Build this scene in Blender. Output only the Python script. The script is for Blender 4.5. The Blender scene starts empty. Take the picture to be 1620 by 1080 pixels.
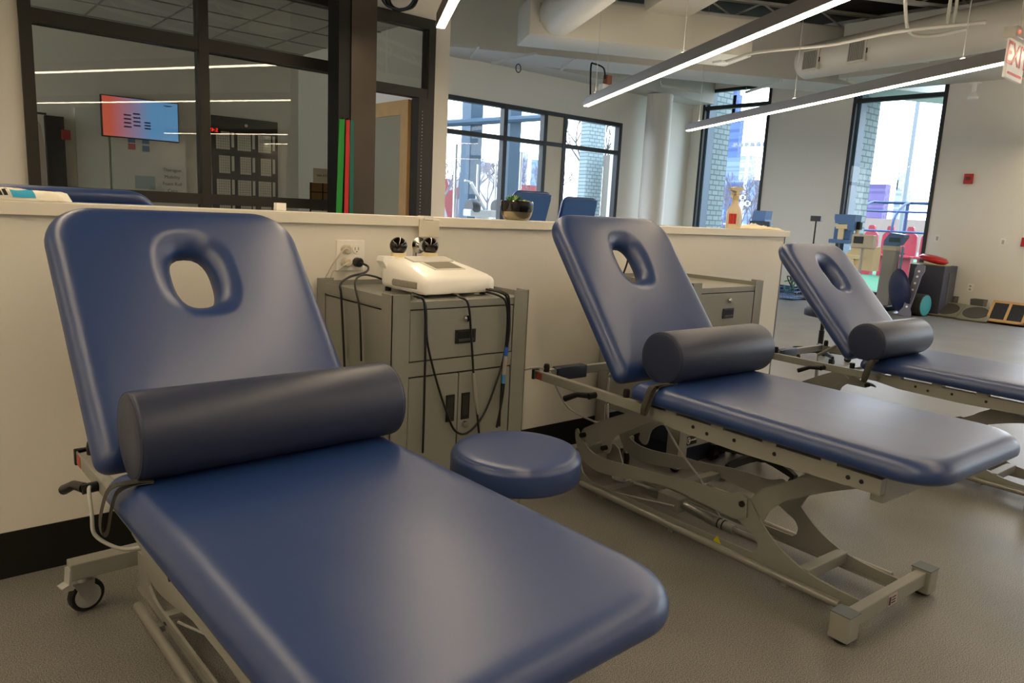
import bpy, bmesh, math, random
from mathutils import Vector, Matrix
from mathutils.geometry import tessellate_polygon
random.seed(7)
PI=math.pi
S=bpy.context.scene
COL=S.collection
# ------------------------------------------------------------------ camera
CAM=Vector((0,-2.70678,1.25217)); FOC=1161.466
FW=Vector((0.63485137,0.75236467,-0.17581566)); RT=Vector((0.76901068,-0.63730976,0.04958678)); UP=Vector((0.0747417,0.16668435,0.98317344))
def ray(px,py): return FW+RT*((px-810)/FOC)-UP*((py-540)/FOC)
def at(px,py,ax,v):
    d=ray(px,py); i='xyz'.index(ax); return CAM+d*((v-CAM[i])/d[i])
cd=bpy.data.cameras.new('camera'); cd.sensor_width=36; cd.lens=FOC*36/1620; cd.clip_start=.05; cd.clip_end=3000
co=bpy.data.objects.new('camera',cd); COL.objects.link(co)
M=Matrix((RT,UP,-FW)).transposed().to_4x4(); M.translation=CAM; co.matrix_world=M
S.camera=co
def proj_x(P):
    d=P-CAM; return 810+FOC*d.dot(RT)/d.dot(FW)
# ------------------------------------------------------------------ materials
def lin(c):
    return tuple(((v/255)/12.92 if v/255<=.04045 else ((v/255+.055)/1.055)**2.4) for v in c)
MATS={}
def mat(name,rgb,rough=.5,metal=0,spec=.5,emit=None,estr=0,noise=None,bump=None,coat=0,trans=0,ior=1.45,alpha=1):
    if name in MATS: return MATS[name]
    m=bpy.data.materials.new(name); m.use_nodes=True; nt=m.node_tree; b=nt.nodes['Principled BSDF']
    c=lin(rgb)+(1,)
    b.inputs['Base Color'].default_value=c; b.inputs['Roughness'].default_value=rough; b.inputs['Metallic'].default_value=metal
    b.inputs['Specular IOR Level'].default_value=spec; b.inputs['Coat Weight'].default_value=coat; b.inputs['Transmission Weight'].default_value=trans; b.inputs['IOR'].default_value=ior; b.inputs['Alpha'].default_value=alpha
    if emit: b.inputs['Emission Color'].default_value=lin(emit)+(1,); b.inputs['Emission Strength'].default_value=estr
    tc=nt.nodes.new('ShaderNodeTexCoord')
    if noise:
        sc,amt=noise; n=nt.nodes.new('ShaderNodeTexNoise'); n.inputs['Scale'].default_value=sc; n.inputs['Detail'].default_value=5
        r=nt.nodes.new('ShaderNodeMix'); r.data_type='RGBA'; r.inputs[6].default_value=tuple(v*(1-amt) for v in c[:3])+(1,); r.inputs[7].default_value=tuple(min(1,v*(1+amt)) for v in c[:3])+(1,)
        nt.links.new(tc.outputs['Object'],n.inputs['Vector']); nt.links.new(n.outputs['Fac'],r.inputs[0]); nt.links.new(r.outputs[2],b.inputs['Base Color'])
    if bump:
        sc,st=bump; n=nt.nodes.new('ShaderNodeTexNoise'); n.inputs['Scale'].default_value=sc; n.inputs['Detail'].default_value=4
        bp=nt.nodes.new('ShaderNodeBump'); bp.inputs['Strength'].default_value=st; bp.inputs['Distance'].default_value=.002
        nt.links.new(tc.outputs['Object'],n.inputs['Vector']); nt.links.new(n.outputs['Fac'],bp.inputs['Height']); nt.links.new(bp.outputs[0],b.inputs['Normal'])
    MATS[name]=m; return m
vinyl=mat('navy_vinyl',(30,56,108),.37,spec=1.0,bump=(14,.12))
vinyl_d=mat('dark_navy_vinyl',(42,49,72),.42,spec=.55,bump=(22,.2))
steel=mat('grey_painted_steel',(142,142,134),.42,spec=.5,bump=(120,.08))
steel_t=mat('satin_grey_tube',(152,151,144),.3,metal=.4)
cabm=mat('grey_cabinet_steel',(134,134,127),.38,bump=(200,.05))
cabd=mat('cabinet_gap_black',(14,14,13),.7)
chrome=mat('chrome',(205,203,198),.12,metal=1)
alu=mat('brushed_aluminium',(178,178,176),.33,metal=.9)
black=mat('black_plastic',(20,20,22),.4)
blackm=mat('matte_black',(16,17,16),.75)
rubber=mat('black_rubber',(24,24,25),.6)
white=mat('white_plastic',(246,244,238),.3,coat=.2)
cream=mat('cream_plastic',(232,218,176),.4)
greyp=mat('light_grey_plastic',(176,176,172),.45)
wallm=mat('white_wall_paint',(234,230,220),.6,noise=(1.2,.02),bump=(150,.08))
capm=mat('cap_paint',(236,230,216),.45)
basem=mat('black_base_rubber',(17,18,16),.5)
frame=mat('dark_window_frame',(34,38,40),.45)
frameb=mat('dark_bronze_frame',(40,36,30),.5)
ceilm=mat('ceiling_white_paint',(205,203,195),.7)
ductm=mat('painted_duct',(206,202,190),.45,bump=(6,.1))
deckm=mat('dark_deck_paint',(74,70,62),.8,noise=(1,.2))
colm=mat('dark_steel_column',(74,66,58),.4,metal=.5,noise=(3,.25))
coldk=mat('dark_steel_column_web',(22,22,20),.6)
wood=mat('maple_wood',(196,158,106),.45,noise=(9,.15))
frost=mat('frosted_glass',(150,146,124),.35)
navycloth=mat('navy_cloth',(30,36,58),.8)
bluep=mat('blue_plastic',(84,124,182),.4)
redp=mat('red_plastic',(190,30,30),.35)
teal=mat('teal_plastic',(70,160,165),.4)
capw=mat('white_cotton',(236,230,214),.85,noise=(14,.04),bump=(60,.5))
def floor_mat():
    m=bpy.data.materials.new('rubber_floor'); m.use_nodes=True; nt=m.node_tree; b=nt.nodes['Principled BSDF']
    tc=nt.nodes.new('ShaderNodeTexCoord')
    n=nt.nodes.new('ShaderNodeTexNoise'); n.inputs['Scale'].default_value=330; n.inputs['Detail'].default_value=2
    n2=nt.nodes.new('ShaderNodeTexNoise'); n2.inputs['Scale'].default_value=2.2; n2.inputs['Detail'].default_value=6
    cr=nt.nodes.new('ShaderNodeValToRGB'); e=cr.color_ramp.elements
    e[0].position=.36; e[0].color=lin((76,75,72))+(1,); e[1].position=.66; e[1].color=lin((160,158,153))+(1,)
    mx=nt.nodes.new('ShaderNodeMix'); mx.data_type='RGBA'; mx.blend_type='MULTIPLY'; mx.inputs[0].default_value=1
    cr2=nt.nodes.new('ShaderNodeValToRGB'); e=cr2.color_ramp.elements; e[0].position=.3; e[0].color=(.82,.82,.82,1); e[1].position=.7; e[1].color=(1.05,1.05,1.05,1)
    bp=nt.nodes.new('ShaderNodeBump'); bp.inputs['Strength'].default_value=.05; bp.inputs['Distance'].default_value=.001
    L=nt.links.new
    L(tc.outputs['Object'],n.inputs['Vector']);L(tc.outputs['Object'],n2.inputs['Vector']);L(n.outputs['Fac'],cr.inputs[0]);L(n2.outputs['Fac'],cr2.inputs[0])
    L(cr.outputs[0],mx.inputs[6]);L(cr2.outputs[0],mx.inputs[7]);L(mx.outputs[2],b.inputs['Base Color']);L(n.outputs['Fac'],bp.inputs['Height']);L(bp.outputs[0],b.inputs['Normal'])
    b.inputs['Roughness'].default_value=.42; b.inputs['Specular IOR Level'].default_value=.45
    return m
floorm=floor_mat()
def brick_mat(name,c1,c2,mo,sc):
    m=bpy.data.materials.new(name); m.use_nodes=True; nt=m.node_tree; b=nt.nodes['Principled BSDF']
    tc=nt.nodes.new('ShaderNodeTexCoord'); mp=nt.nodes.new('ShaderNodeMapping'); mp.inputs['Rotation'].default_value=(PI/2,0,0)
    br=nt.nodes.new('ShaderNodeTexBrick'); br.inputs['Color1'].default_value=lin(c1)+(1,); br.inputs['Color2'].default_value=lin(c2)+(1,); br.inputs['Mortar'].default_value=lin(mo)+(1,)
    br.inputs['Scale'].default_value=sc; br.inputs['Mortar Size'].default_value=.03
    nt.links.new(tc.outputs['Object'],mp.inputs[0]); nt.links.new(mp.outputs[0],br.inputs['Vector']); nt.links.new(br.outputs['Color'],b.inputs['Base Color']); b.inputs['Roughness'].default_value=.8
    return m
brickm=brick_mat('grey_brick',(130,142,142),(118,132,132),(80,92,96),2.4)
redbrick=brick_mat('red_brick',(150,66,60),(130,56,52),(120,90,84),1)
def facade(name,wall,win,sx,sz):
    m=bpy.data.materials.new(name); m.use_nodes=True; nt=m.node_tree; b=nt.nodes['Principled BSDF']
    tc=nt.nodes.new('ShaderNodeTexCoord'); mp=nt.nodes.new('ShaderNodeMapping'); mp.inputs['Rotation'].default_value=(PI/2,0,.35)
    br=nt.nodes.new('ShaderNodeTexBrick'); br.offset=0; br.inputs['Color1'].default_value=lin(win)+(1,); br.inputs['Color2'].default_value=lin(win)+(1,); br.inputs['Mortar'].default_value=lin(wall)+(1,)
    br.inputs['Scale'].default_value=1; br.inputs['Brick Width'].default_value=sx; br.inputs['Row Height'].default_value=sz; br.inputs['Mortar Size'].default_value=min(sx,sz)*.22
    nt.links.new(tc.outputs['Object'],mp.inputs[0]); nt.links.new(mp.outputs[0],br.inputs['Vector']); nt.links.new(br.outputs['Color'],b.inputs['Base Color']); b.inputs['Roughness'].default_value=.6
    return m
def glass_mat(name,tint,refl):
    m=bpy.data.materials.new(name); m.use_nodes=True; nt=m.node_tree; nt.nodes.remove(nt.nodes['Principled BSDF'])
    t=nt.nodes.new('ShaderNodeBsdfTransparent'); t.inputs[0].default_value=tint+(1,)
    g=nt.nodes.new('ShaderNodeBsdfGlossy'); g.inputs['Roughness'].default_value=.0; g.inputs[0].default_value=(1,1,1,1)
    f=nt.nodes.new('ShaderNodeFresnel'); f.inputs[0].default_value=refl
    mx=nt.nodes.new('ShaderNodeMixShader'); ge=nt.nodes.new('ShaderNodeNewGeometry'); mu=nt.nodes.new('ShaderNodeMath'); mu.operation='SUBTRACT'; mu.use_clamp=True; nt.links.new(f.outputs[0],mu.inputs[0]); nt.links.new(ge.outputs['Backfacing'],mu.inputs[1]); nt.links.new(mu.outputs[0],mx.inputs[0]); nt.links.new(t.outputs[0],mx.inputs[1]); nt.links.new(g.outputs[0],mx.inputs[2]); nt.links.new(mx.outputs[0],nt.nodes['Material Output'].inputs[0])
    return m
glass=glass_mat('clear_glass',(.93,.96,.98),1.4)
glass_o=glass_mat('office_glass',(.66,.65,.60),1.5)
def emat(name,rgb,st):
    return mat(name,rgb,.5,emit=rgb,estr=st)
ADDED_UPL=mat('added_uplight_glow',(255,250,240),.4,emit=(255,238,215),estr=13)  # added glow for the pendant tops, brightens the ceiling
LED=mat('pendant_diffuser',(255,250,240),.4,emit=(255,230,192),estr=23)
# ------------------------------------------------------------------ mesh helpers
class B:
    def __init__(s): s.bm=bmesh.new()
    def _m(s,vs,mx):
        if mx is not None: bmesh.ops.transform(s.bm,matrix=mx,verts=vs)
    def box(s,x0,x1,y0,y1,z0,z1,bev=0,mx=None):
        g=bmesh.ops.create_cube(s.bm,size=1); vs=g['verts']
        for v in vs: v.co=Vector(((x0+x1)/2+v.co.x*(x1-x0),(y0+y1)/2+v.co.y*(y1-y0),(z0+z1)/2+v.co.z*(z1-z0)))
        if bev>0:
            es=list({e for v in vs for e in v.link_edges}); r=bmesh.ops.bevel(s.bm,geom=es,offset=bev,segments=2,affect='EDGES',profile=.5)
            vs=list({v for f in r['faces'] for v in f.verts}|{v for v in vs if v.is_valid})
            # collect whole island
            seen=set(vs);st=list(vs)
            while st:
                v=st.pop()
                for e in v.link_edges:
                    o=e.other_vert(v)
                    if o not in seen: seen.add(o);st.append(o)
            vs=list(seen)
        s._m(vs,mx); return s
    def loops(s,rings,cap0=True,cap1=True,close=True):
        R=[[s.bm.verts.new(p) for p in r] for r in rings]; n=len(R[0])
        for a,b in zip(R[:-1],R[1:]):
            for i in range(n if close else n-1):
                j=(i+1)%n
                try: s.bm.faces.new((a[i],a[j],b[j],b[i]))
                except ValueError: pass
        if cap0: s.bm.faces.new(R[0][::-1])
        if cap1: s.bm.faces.new(R[-1])
        return R
    def tube(s,pts,r,n=10,caps=True,mx=None):
        pts=[Vector(p) for p in pts]; rs=r if isinstance(r,(list,tuple)) else [r]*len(pts); rings=[];prev=None
        for i,p in enumerate(pts):
            d=((pts[min(i+1,len(pts)-1)]-p).normalized()+(p-pts[max(i-1,0)]).normalized()); d.normalize()
            if prev is None: a=d.orthogonal().normalized()
            else:
                a=prev-d*prev.dot(d)
                if a.length<1e-6: a=d.orthogonal()
                a.normalize()
            prev=a; b=d.cross(a); rings.append([p+(a*math.cos(2*PI*k/n)+b*math.sin(2*PI*k/n))*rs[i] for k in range(n)])
        R=s.loops(rings,caps,caps); s._m([v for q in R for v in q],mx); return s
    def lathe(s,prof,n=32,c=(0,0,0),axis='z',mx=None,caps=True):
        rings=[]
        for r,h in prof:
            r=max(r,1e-4); ring=[]
            for k in range(n):
                a=2*PI*k/n; x,y=r*math.cos(a),r*math.sin(a)
                p={'z':(x,y,h),'x':(h,x,y),'y':(y,h,x)}[axis]; ring.append(Vector(p)+Vector(c))
            rings.append(ring)
        R=s.loops(rings,caps,caps); s._m([v for q in R for v in q],mx); return s
    def prism(s,poly,a0,a1,axis='x',mx=None):
        def P(u,v,a): return {'x':(a,u,v),'y':(u,a,v),'z':(u,v,a)}[axis]
        A=[s.bm.verts.new(P(u,v,a0)) for u,v in poly];Bv=[s.bm.verts.new(P(u,v,a1)) for u,v in poly]; n=len(poly)
        for i in range(n): s.bm.faces.new((A[i],Bv[i],Bv[(i+1)%n],A[(i+1)%n]))
        for a,b_,c in tessellate_polygon([[Vector((u,v,0)) for u,v in poly]]):
            try: s.bm.faces.new((A[a],A[b_],A[c])); s.bm.faces.new((Bv[c],Bv[b_],Bv[a]))
            except ValueError: pass
        s._m(A+Bv,mx); return s
    def sphere(s,c,r,sc=(1,1,1),seg=20,mx=None):
        g=bmesh.ops.create_uvsphere(s.bm,u_segments=seg,v_segments=seg//2+2,radius=1)
        for v in g['verts']: v.co=Vector((c[0]+v.co.x*r*sc[0],c[1]+v.co.y*r*sc[1],c[2]+v.co.z*r*sc[2]))
        s._m(g['verts'],mx); return s
    def build(s,name,m,parent=None,smooth=False,**kw):
        bmesh.ops.recalc_face_normals(s.bm,faces=s.bm.faces)
        me=bpy.data.meshes.new(name); s.bm.to_mesh(me); s.bm.free(); me.materials.append(m)
        if smooth:
            for p in me.polygons: p.use_smooth=True
            if smooth!='all':
                me.set_sharp_from_angle(angle=math.radians(35))
        o=bpy.data.objects.new(name,me); COL.objects.link(o)
        if parent: o.parent=parent
        if kw: tag(o,**kw)
        return o
def tag(o,label=None,cat=None,group=None,kind=None):
    if label: o['label']=label
    if cat: o['category']=cat
    if group: o['group']=group
    if kind: o['kind']=kind
    return o
def thing(name,label,cat,loc=(0,0,0),rz=0,group=None):
    o=bpy.data.objects.new(name,None); COL.objects.link(o); o.empty_display_size=.1; o.location=loc; o.rotation_euler=(0,0,rz)
    return tag(o,label,cat,group)
def struct(name,b,m): return b.build(name,m,kind='structure')
def smooth(pts,k=6,closed=False):
    P=[Vector(p) for p in pts]; n=len(P); out=[]
    rng=range(n if closed else n-1)
    for i in rng:
        p0=P[(i-1)%n] if closed or i>0 else P[0]; p1=P[i]; p2=P[(i+1)%n]; p3=P[(i+2)%n] if closed or i+2<n else P[-1]
        for j in range(k):
            t=j/k; out.append(.5*((2*p1)+(-p0+p2)*t+(2*p0-5*p1+4*p2-p3)*t*t+(-p0+3*p1-3*p2+p3)*t**3))
    if not closed: out.append(P[-1])
    return out
def sm2(pts,k=4): return [(v[0],v[1]) for v in smooth([(a,b,0) for a,b in pts],k)]
def cable(name,pts,r,m,parent=None,k=8,**kw): return B().tube(smooth(pts,k),r,8).build(name,m,parent,'all',**kw)
def text(name,s,size,m,parent,mx,ext=.0008,align='CENTER'):
    cu=bpy.data.curves.new(name,'FONT'); cu.body=s; cu.size=size; cu.extrude=ext; cu.align_x=align; cu.align_y='CENTER'; cu.resolution_u=3
    o=bpy.data.objects.new(name,cu); COL.objects.link(o); bpy.context.view_layer.update()
    me=bpy.data.meshes.new_from_object(o.evaluated_get(bpy.context.evaluated_depsgraph_get())); bpy.data.objects.remove(o); bpy.data.curves.remove(cu)
    me.transform(mx); me.materials.clear(); me.materials.append(m)
    q=bpy.data.objects.new(name,me); COL.objects.link(q)
    if parent: q.parent=parent
    return q
def face_mx(loc,xdir,ydir):  # text plane: x along xdir, y along ydir
    x=Vector(xdir).normalized(); y=Vector(ydir).normalized(); z=x.cross(y); m=Matrix((x,y,z)).transposed().to_4x4(); m.translation=Vector(loc); return m
# ------------------------------------------------------------------ pads
def outline(w,y0,y1,r0,r1,d):
    out=[]
    def corner(cx,cy,r,a0,n=9):
        return [(cx+r*math.cos(a0+PI/2*k/n),cy+r*math.sin(a0+PI/2*k/n)) for k in range(n+1)]
    hw=w/2-d; a=y0+d; b=y1-d; q0=max(r0-d*.75,.006); q1=max(r1-d*.75,.006)
    def edge(p,q,n): return [(p[0]+(q[0]-p[0])*i/n,p[1]+(q[1]-p[1])*i/n) for i in range(1,n)]
    c1=corner(hw-q1,b-q1,q1,0); c2=corner(-hw+q1,b-q1,q1,PI/2); c3=corner(-hw+q0,a+q0,q0,PI); c4=corner(hw-q0,a+q0,q0,3*PI/2)
    for c,nx in ((c1,c2),(c2,c3),(c3,c4),(c4,c1)): out+=c+edge(c[-1],nx[0],8)
    return out
def pad(w,y0,y1,th,r0,r1,hole=None,er=.055,ed=.045):
    prof=[(.03,-th),(.012,-th+.003),(.002,-th+.012),(0,-th+.02)]
    for i in range(9):
        t=PI/2*i/8; prof.append((er*(1-math.cos(t)),-ed*(1-math.sin(t))))
    prof.append((er+.012,.0012))
    rings=[[(x,y,z) for x,y in outline(w,y0,y1,r0,r1,d)] for d,z in prof]
    b=B()
    if not hole: b.loops(rings); return b
    cx,cy,hx,hy=hole; base=outline(w,y0,y1,r0,r1,0)
    ang=[math.atan2(y-cy,x-cx) for x,y in base]
    def se(a,ax,ay,n=2.6): 
        c,s_=math.cos(a),math.sin(a); r=(abs(c/ax)**n+abs(s_/ay)**n)**(-1/n); return (cx+r*c,cy+r*s_)
    for o,z in [(.064,.0012),(.055,.0005),(.045,-.003),(.033,-.009),(.022,-.017),(.012,-.027),(.004,-.038),(0,-.052),(0,-th)]:
        rings.append([se(a,hx+o,hy+o)+(z,) for a in ang])
    R=b.loops(rings,False,False)
    n=len(R[0])
    for i in range(n): b.bm.faces.new((R[0][i],R[-1][i],R[-1][(i+1)%n],R[0][(i+1)%n]))
    return b
# ------------------------------------------------------------------ treatment table
W=.686; LS=1.108; LB=.79
def treatment_table(label,loc,rz,zt,tilt,bx=0,ext=.56,detail=True,ls=LS,lb=LB,swivel=(20,-30)):
    t=thing('treatment_table',label,'treatment table',loc,rz)
    th=.07
    o=pad(W,-ls,-.012,th,.13,.035).build('seat_cushion',vinyl,t,'all'); o.location=(0,0,zt)
    o=pad(W,.01,lb,th,.035,.12,hole=(0,.545,.056,.093)).build('back_cushion',vinyl,t,'all'); o.location=(0,.0,zt-.004); o.rotation_euler=(tilt,0,0)
    # board under back
    b=B(); 
    for s in(-1,1): b.box(s*.25-.02,s*.25+.02,.03,lb-.18,-th-.03,-th+.001,.003)
    b.box(-.25,.25,.2,.24,-th-.025,-th+.001)
    if not detail: b.bm.clear(); b.box(-W/2+.03,W/2-.03,.03,lb-.03,-th-.012,-th+.001,.008)
    o=b.build('back_frame' if detail else 'backing_board',steel if detail else mat('blue_backing',(62,100,156),.5),t); o.location=(0,0,zt-.004); o.rotation_euler=(tilt,0,0)
    zr=zt-.125; zb=zt-.083
    # top frame
    b=B()
    for s in(-1,1):
        x=s*.295
        b.box(x-.014,x+.014,-.12,ext,zr+.004,zb,.003)
        b.prism([(-.955,zr-.004),(-.955,zb),(-.10,zb),(-.10,zr+.004),(-.22,zr-.012),(-.5,zr-.016)],x-.014,x+.014)
    b.box(-.309,.309,ext-.028,ext,zr+.004,zb,.003)
    b.box(-.28,.28,-.955,-.915,zr-.035,zb-.001,.003)
    b.box(-.28,.28,-.03,.01,zr,zb-.001,.003)
    for s in(-1,1):
        for yy in(-.2,-.4,-.6,-.8): b.box(s*.295-.018,s*.295+.018,yy-.025,yy+.025,zb-.001,zt-th+.002)
    b.build('top_frame',steel,t)
    for yy,zz in((-.30,.0),(-.36,-.008),(-.47,.0),(-.62,-.002),(-.86,.0),(-.9,.0)):
        B().lathe([(.0065,-.3105),(.0065,-.307)],12,(0,yy,(zr+zb)/2+zz-.002),'x').build('bolt_hole',blackm,t)
    for s in(-1,1):
        B().box(s*.295-.018,s*.295+.018,ext-.002,ext+.012,zr,zb+.003,.003).build('end_cap',black,t)
        B().lathe([(.013,0),(.014,.02),(.011,.034),(.006,.036)],16,(s*.28,ext-.05,zb)).build('rubber_stop',black,t,True)
    B().lathe([(.013,0),(.014,.02),(.012,.03)],16,(-.285,.045,zb)).build('rubber_stop',black,t,True)
    # warning label on rail end
    B().box(-.3105,-.3095,ext-.055,ext-.02,zr+.008,zb-.005).build('sticker',mat('red_sticker',(170,60,50),.5),t)
    # paper roll sleeve on head bar
    if detail:
        b=B(); b.box(-.2,-.02,ext-.036,ext+.008,zr-.012,zb+.006,.006); b.box(-.22,-.19,ext-.05,ext-.03,zb+.004,zb+.007); b.build('head_bar_sleeve',vinyl_d,t,True)
    # lever
    b=B(); b.tube([(-.31,.19,zr+.02),(-.345,.19,zr+.018)],.013,12); b.tube([(-.338,.192,zr+.02),(-.35,.25,zr+.012),(-.362,.31,zr-.018)],[.013,.011,.013],12); b.build('release_lever',black,t,True)
    # gas spring
    b=B(); b.tube([(-.05,.375,zt-.1+.02),(-.05,.372,.42)],.006,10); b.tube([(-.05,.372,.43),(-.05,.365,.28)],.011,12); 
    b.build('gas_spring',chrome,t,True)
    b=B(); b.tube([(-.05,.372,zt-.09),(-.06,.17,zt+.05)],.009,8);b.build('spring_arm',steel,t)
    # ---- base
    X=[.13,-.13]
    legtop=[(-.863,.08),(-.751,.083),(-.673,.092),(-.62,.105),(-.541,.141),(-.466,.201),(-.415,.262),(-.385,.277),(-.36,.262)]
    rail=[(.58,.048),(.58,.10),(.55,.105),(.44,.06),(.383,.062),(-.40,.078),(-.44,.078),(-.461,.088),(-.462,.115),(-.44,.142),(-.413,.157),(-.35,.18)]
    up=zt-.648
    for x in X:
        x+=bx
        poly=sm2(legtop,4)[::-1]+[]
        pl=[(.565,.045),(.565,.16),(.52,.165),(.49,.15),(.46,.09),(.42,.07),(.383,.064),(-.40,.076),(-.445,.078)]+sm2([(-.458,.09),(-.462,.115),(-.445,.142),(-.413,.157),(-.352,.185)],3)+sm2([(-.352,.262),(-.385,.28),(-.415,.262),(-.466,.201),(-.541,.141),(-.62,.105),(-.673,.092),(-.751,.083),(-.863,.08)],4)+[(-.863,.045)]
        b=B().prism(pl,x-.004,x+.004); b.box(x-.01,x+.01,-.86,.56,.038,.046); b.build('base_plate',steel,t)
        arm=sm2([(-.405,.27),(-.37,.282),(-.316,.262),(-.203,.256),(-.124,.249),(-.045,.236),(.041,.226),(.132,.22),(.294,.2),(.397,.205),(.47,.245),(.5,.285),(.515,.27),(.5,.21),(.447,.15),(.349,.13),(.219,.147),(.126,.166),(.02,.185),(-.089,.193),(-.172,.187),(-.288,.181),(-.362,.178),(-.41,.2)],3)
        dx=.009 if x>bx else -.009
        B().prism(arm,x+dx-.004,x+dx+.004).build('lift_arm',steel,t)
        horn=sm2([(-.405,.262),(-.44,.315),(-.513,.362),(-.588,.406),(-.70,.458+up*.6),(-.84,.505+up)],4)+[(-.935,.520+up),(-.935,.47+up)]+sm2([(-.86,.462+up),(-.786,.436+up*.8),(-.685,.389+up*.4),(-.565,.322),(-.516,.282),(-.486,.249),(-.466,.205)],4)
        B().prism(horn,x-dx-.004,x-dx+.004).build('lift_arm',steel,t)
        link=sm2([(.50,.245),(.486,.285),(.447,.312),(.338,.375),(.189,.446),(.136,.47+up),(.02,.475+up),(-.02,.455+up),(.03,.44+up),(.095,.425),(.219,.35),(.29,.3),(.31,.23),(.335,.222),(.36,.24),(.36,.27),(.43,.225)],3)
        B().prism(link,x-dx-.004,x-dx+.004).build('upper_link',steel,t)
        sgn=1 if x>bx else -1
        for yy,zz in((-.388,.245),(.47,.265),(.33,.245),(.02,.46+up)):
            B().lathe([(.011,-.016),(.011,.016),(.007,.02)],14,(x+sgn*.004,yy,zz),'x').build('pivot_bolt',blackm,t,True)
    for s in(-1,1):
        x=s*.175+bx
        B().tube([(x,-.80,.058),(x,.42,.058)],.0135,14).build('foot_switch_bar',steel_t,t,True)
        for yy in(-.6,-.1,.3): B().box(min(x,bx+s*.13),max(x,bx+s*.13),yy-.012,yy+.012,.03,.046).build('bar_bracket',steel,t)
        # feet
        b=B().box(s*.27-.032+bx,s*.27+.032+bx,-.9,-.835,.012,.095,.004); o=b.build('foot_post',steel,t); B().box(s*.27-.033+bx,s*.27+.033+bx,-.901,-.834,.095,.099,.001).build('post_cap',mat('slate_cap',(96,104,108),.5),o)
        B().lathe([(.024,0),(.024,.012)],16,(s*.27+bx,-.868,0)).build('rubber_foot',rubber,o,True)
    b=B().box(-.24+bx,.24+bx,-.885,-.85,.04,.09,.003); o=b.build('foot_crossbar',steel,t)
    B().box(-.03+bx,.03+bx,-.8865,-.885,.045,.083).build('sticker',mat('pink_sticker',(190,170,170),.5),o)
    b=B().box(-.025+bx,-.012+bx,-.8875,-.8866,.05,.078); b.box(-.005+bx,.02+bx,-.8875,-.8866,.052,.056);b.box(-.005+bx,.02+bx,-.8875,-.8866,.062,.066);b.box(-.005+bx,.02+bx,-.8875,-.8866,.072,.076); b.build('sticker_print',mat('dark_ink',(70,50,60),.6),o)
    B().box(-.315+bx,.315+bx,.565,.62,.113,.165,.003).build('head_crossbar',steel,t)
    B().box(-.13+bx,.13+bx,-.66,-.62,.06,.1,.003).build('cross_member',steel,t)
    B().box(-.13+bx,.13+bx,-.09,-.05,.19,.215,.003).build('cross_member',steel,t)
    B().box(-.13+bx,.13+bx,.3,.33,.05,.065).build('cross_member',steel,t)
    b=B().box(-.315+bx,-.30+bx,.56,.58,.1,.1)
    for s in(-1,1):
        x=s*.285+bx
        c=thing_part('caster',t); c.location=(x,.59,0); c.rotation_euler=(0,0,math.radians(swivel[0] if s<0 else swivel[1]))
        b=B(); b.lathe([(.046,-.013),(.05,-.008),(.05,.008),(.046,.013)],32,(0,.012,.05),'x'); b.build('wheel',rubber,c,True)
        b=B(); b.lathe([(.037,-.0145),(.037,.0145)],28,(0,.012,.05),'x'); b.build('wheel_hub',greyp,c,True)
        b=B(); b.prism([(0,.04),(.024,.04),(.03,.1),(-.03,.1)],-.022,-.019); b.prism([(0,.04),(.024,.04),(.03,.1),(-.03,.1)],.019,.022); b.box(-.022,.022,-.03,.03,.098,.103); b.lathe([(.024,.102),(.02,.112)],18); b.lathe([(.006,-.026),(.006,.026)],10,(0,.012,.05),'x')
        b.build('fork',alu,c,True)
        B().prism([(-.03,.085),(-.055,.09),(-.06,.1),(-.04,.106),(-.036,.15),(-.024,.15),(-.022,.108),(-.012,.1)],-.017,.017).build('brake_pedal',greyp,c)
    # actuator
    b=B(); b.tube([(bx,-.02,.075),(bx,-.14,.07)],.018,20); b.tube([(bx,-.14,.07),(bx,-.18,.068)],.0205,20); b.tube([(bx,-.18,.068),(bx,-.27,.064)],.019,20); b.tube([(bx,-.27,.064),(bx,-.42,.066)],.011,14); b.build('actuator_cylinder',alu,t,True)
    b=B(); b.tube([(bx,-.2,.0675),(bx,-.204,.0673)],.021,20); b.tube([(bx,-.222,.0665),(bx,-.226,.0663)],.021,20); b.build('seal_ring',blackm,t)
    B().box(bx-.03,bx+.03,-.02,.10,.045,.105,.005).build('actuator_motor',steel,t)
    B().prism([(.1,.06),(.1,.1),(.17,.085),(.2,.06)],bx-.02,bx+.02).build('actuator_mount',alu,t)
    B().box(bx+.045,bx+.1,-.21,.02,.11,.165,.006).build('control_box',mat('pale_grey_box',(190,184,166),.45),t)
    b=B(); b.lathe([(.04,0),(.045,.012),(.035,.022)],24,(bx+.0,.34,.066)); b.box(bx-.02,bx+.02,.3,.335,.066,.1,.003); b.build('pump_unit',alu,t,True)
    b=B(); b.tube([(bx-.11,.27,.055),(bx-.05,.1,.06),(bx-.04,-.0,.075)],.004,6); b.tube([(bx+.04,.3,.06),(bx+.05,.1,.07)],.006,6); b.build('cable_run',greyp,t)
    if detail:
        b=B(); b.prism([(-.292,.082-.0),(-.31,.055),(-.274,.055)],bx-.1352,bx-.1344); b.build('warning_triangle',mat('yellow_sticker',(210,200,30),.5),t)
    return t
def thing_part(name,parent):
    o=bpy.data.objects.new(name,None); COL.objects.link(o); o.parent=parent; return o
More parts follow.
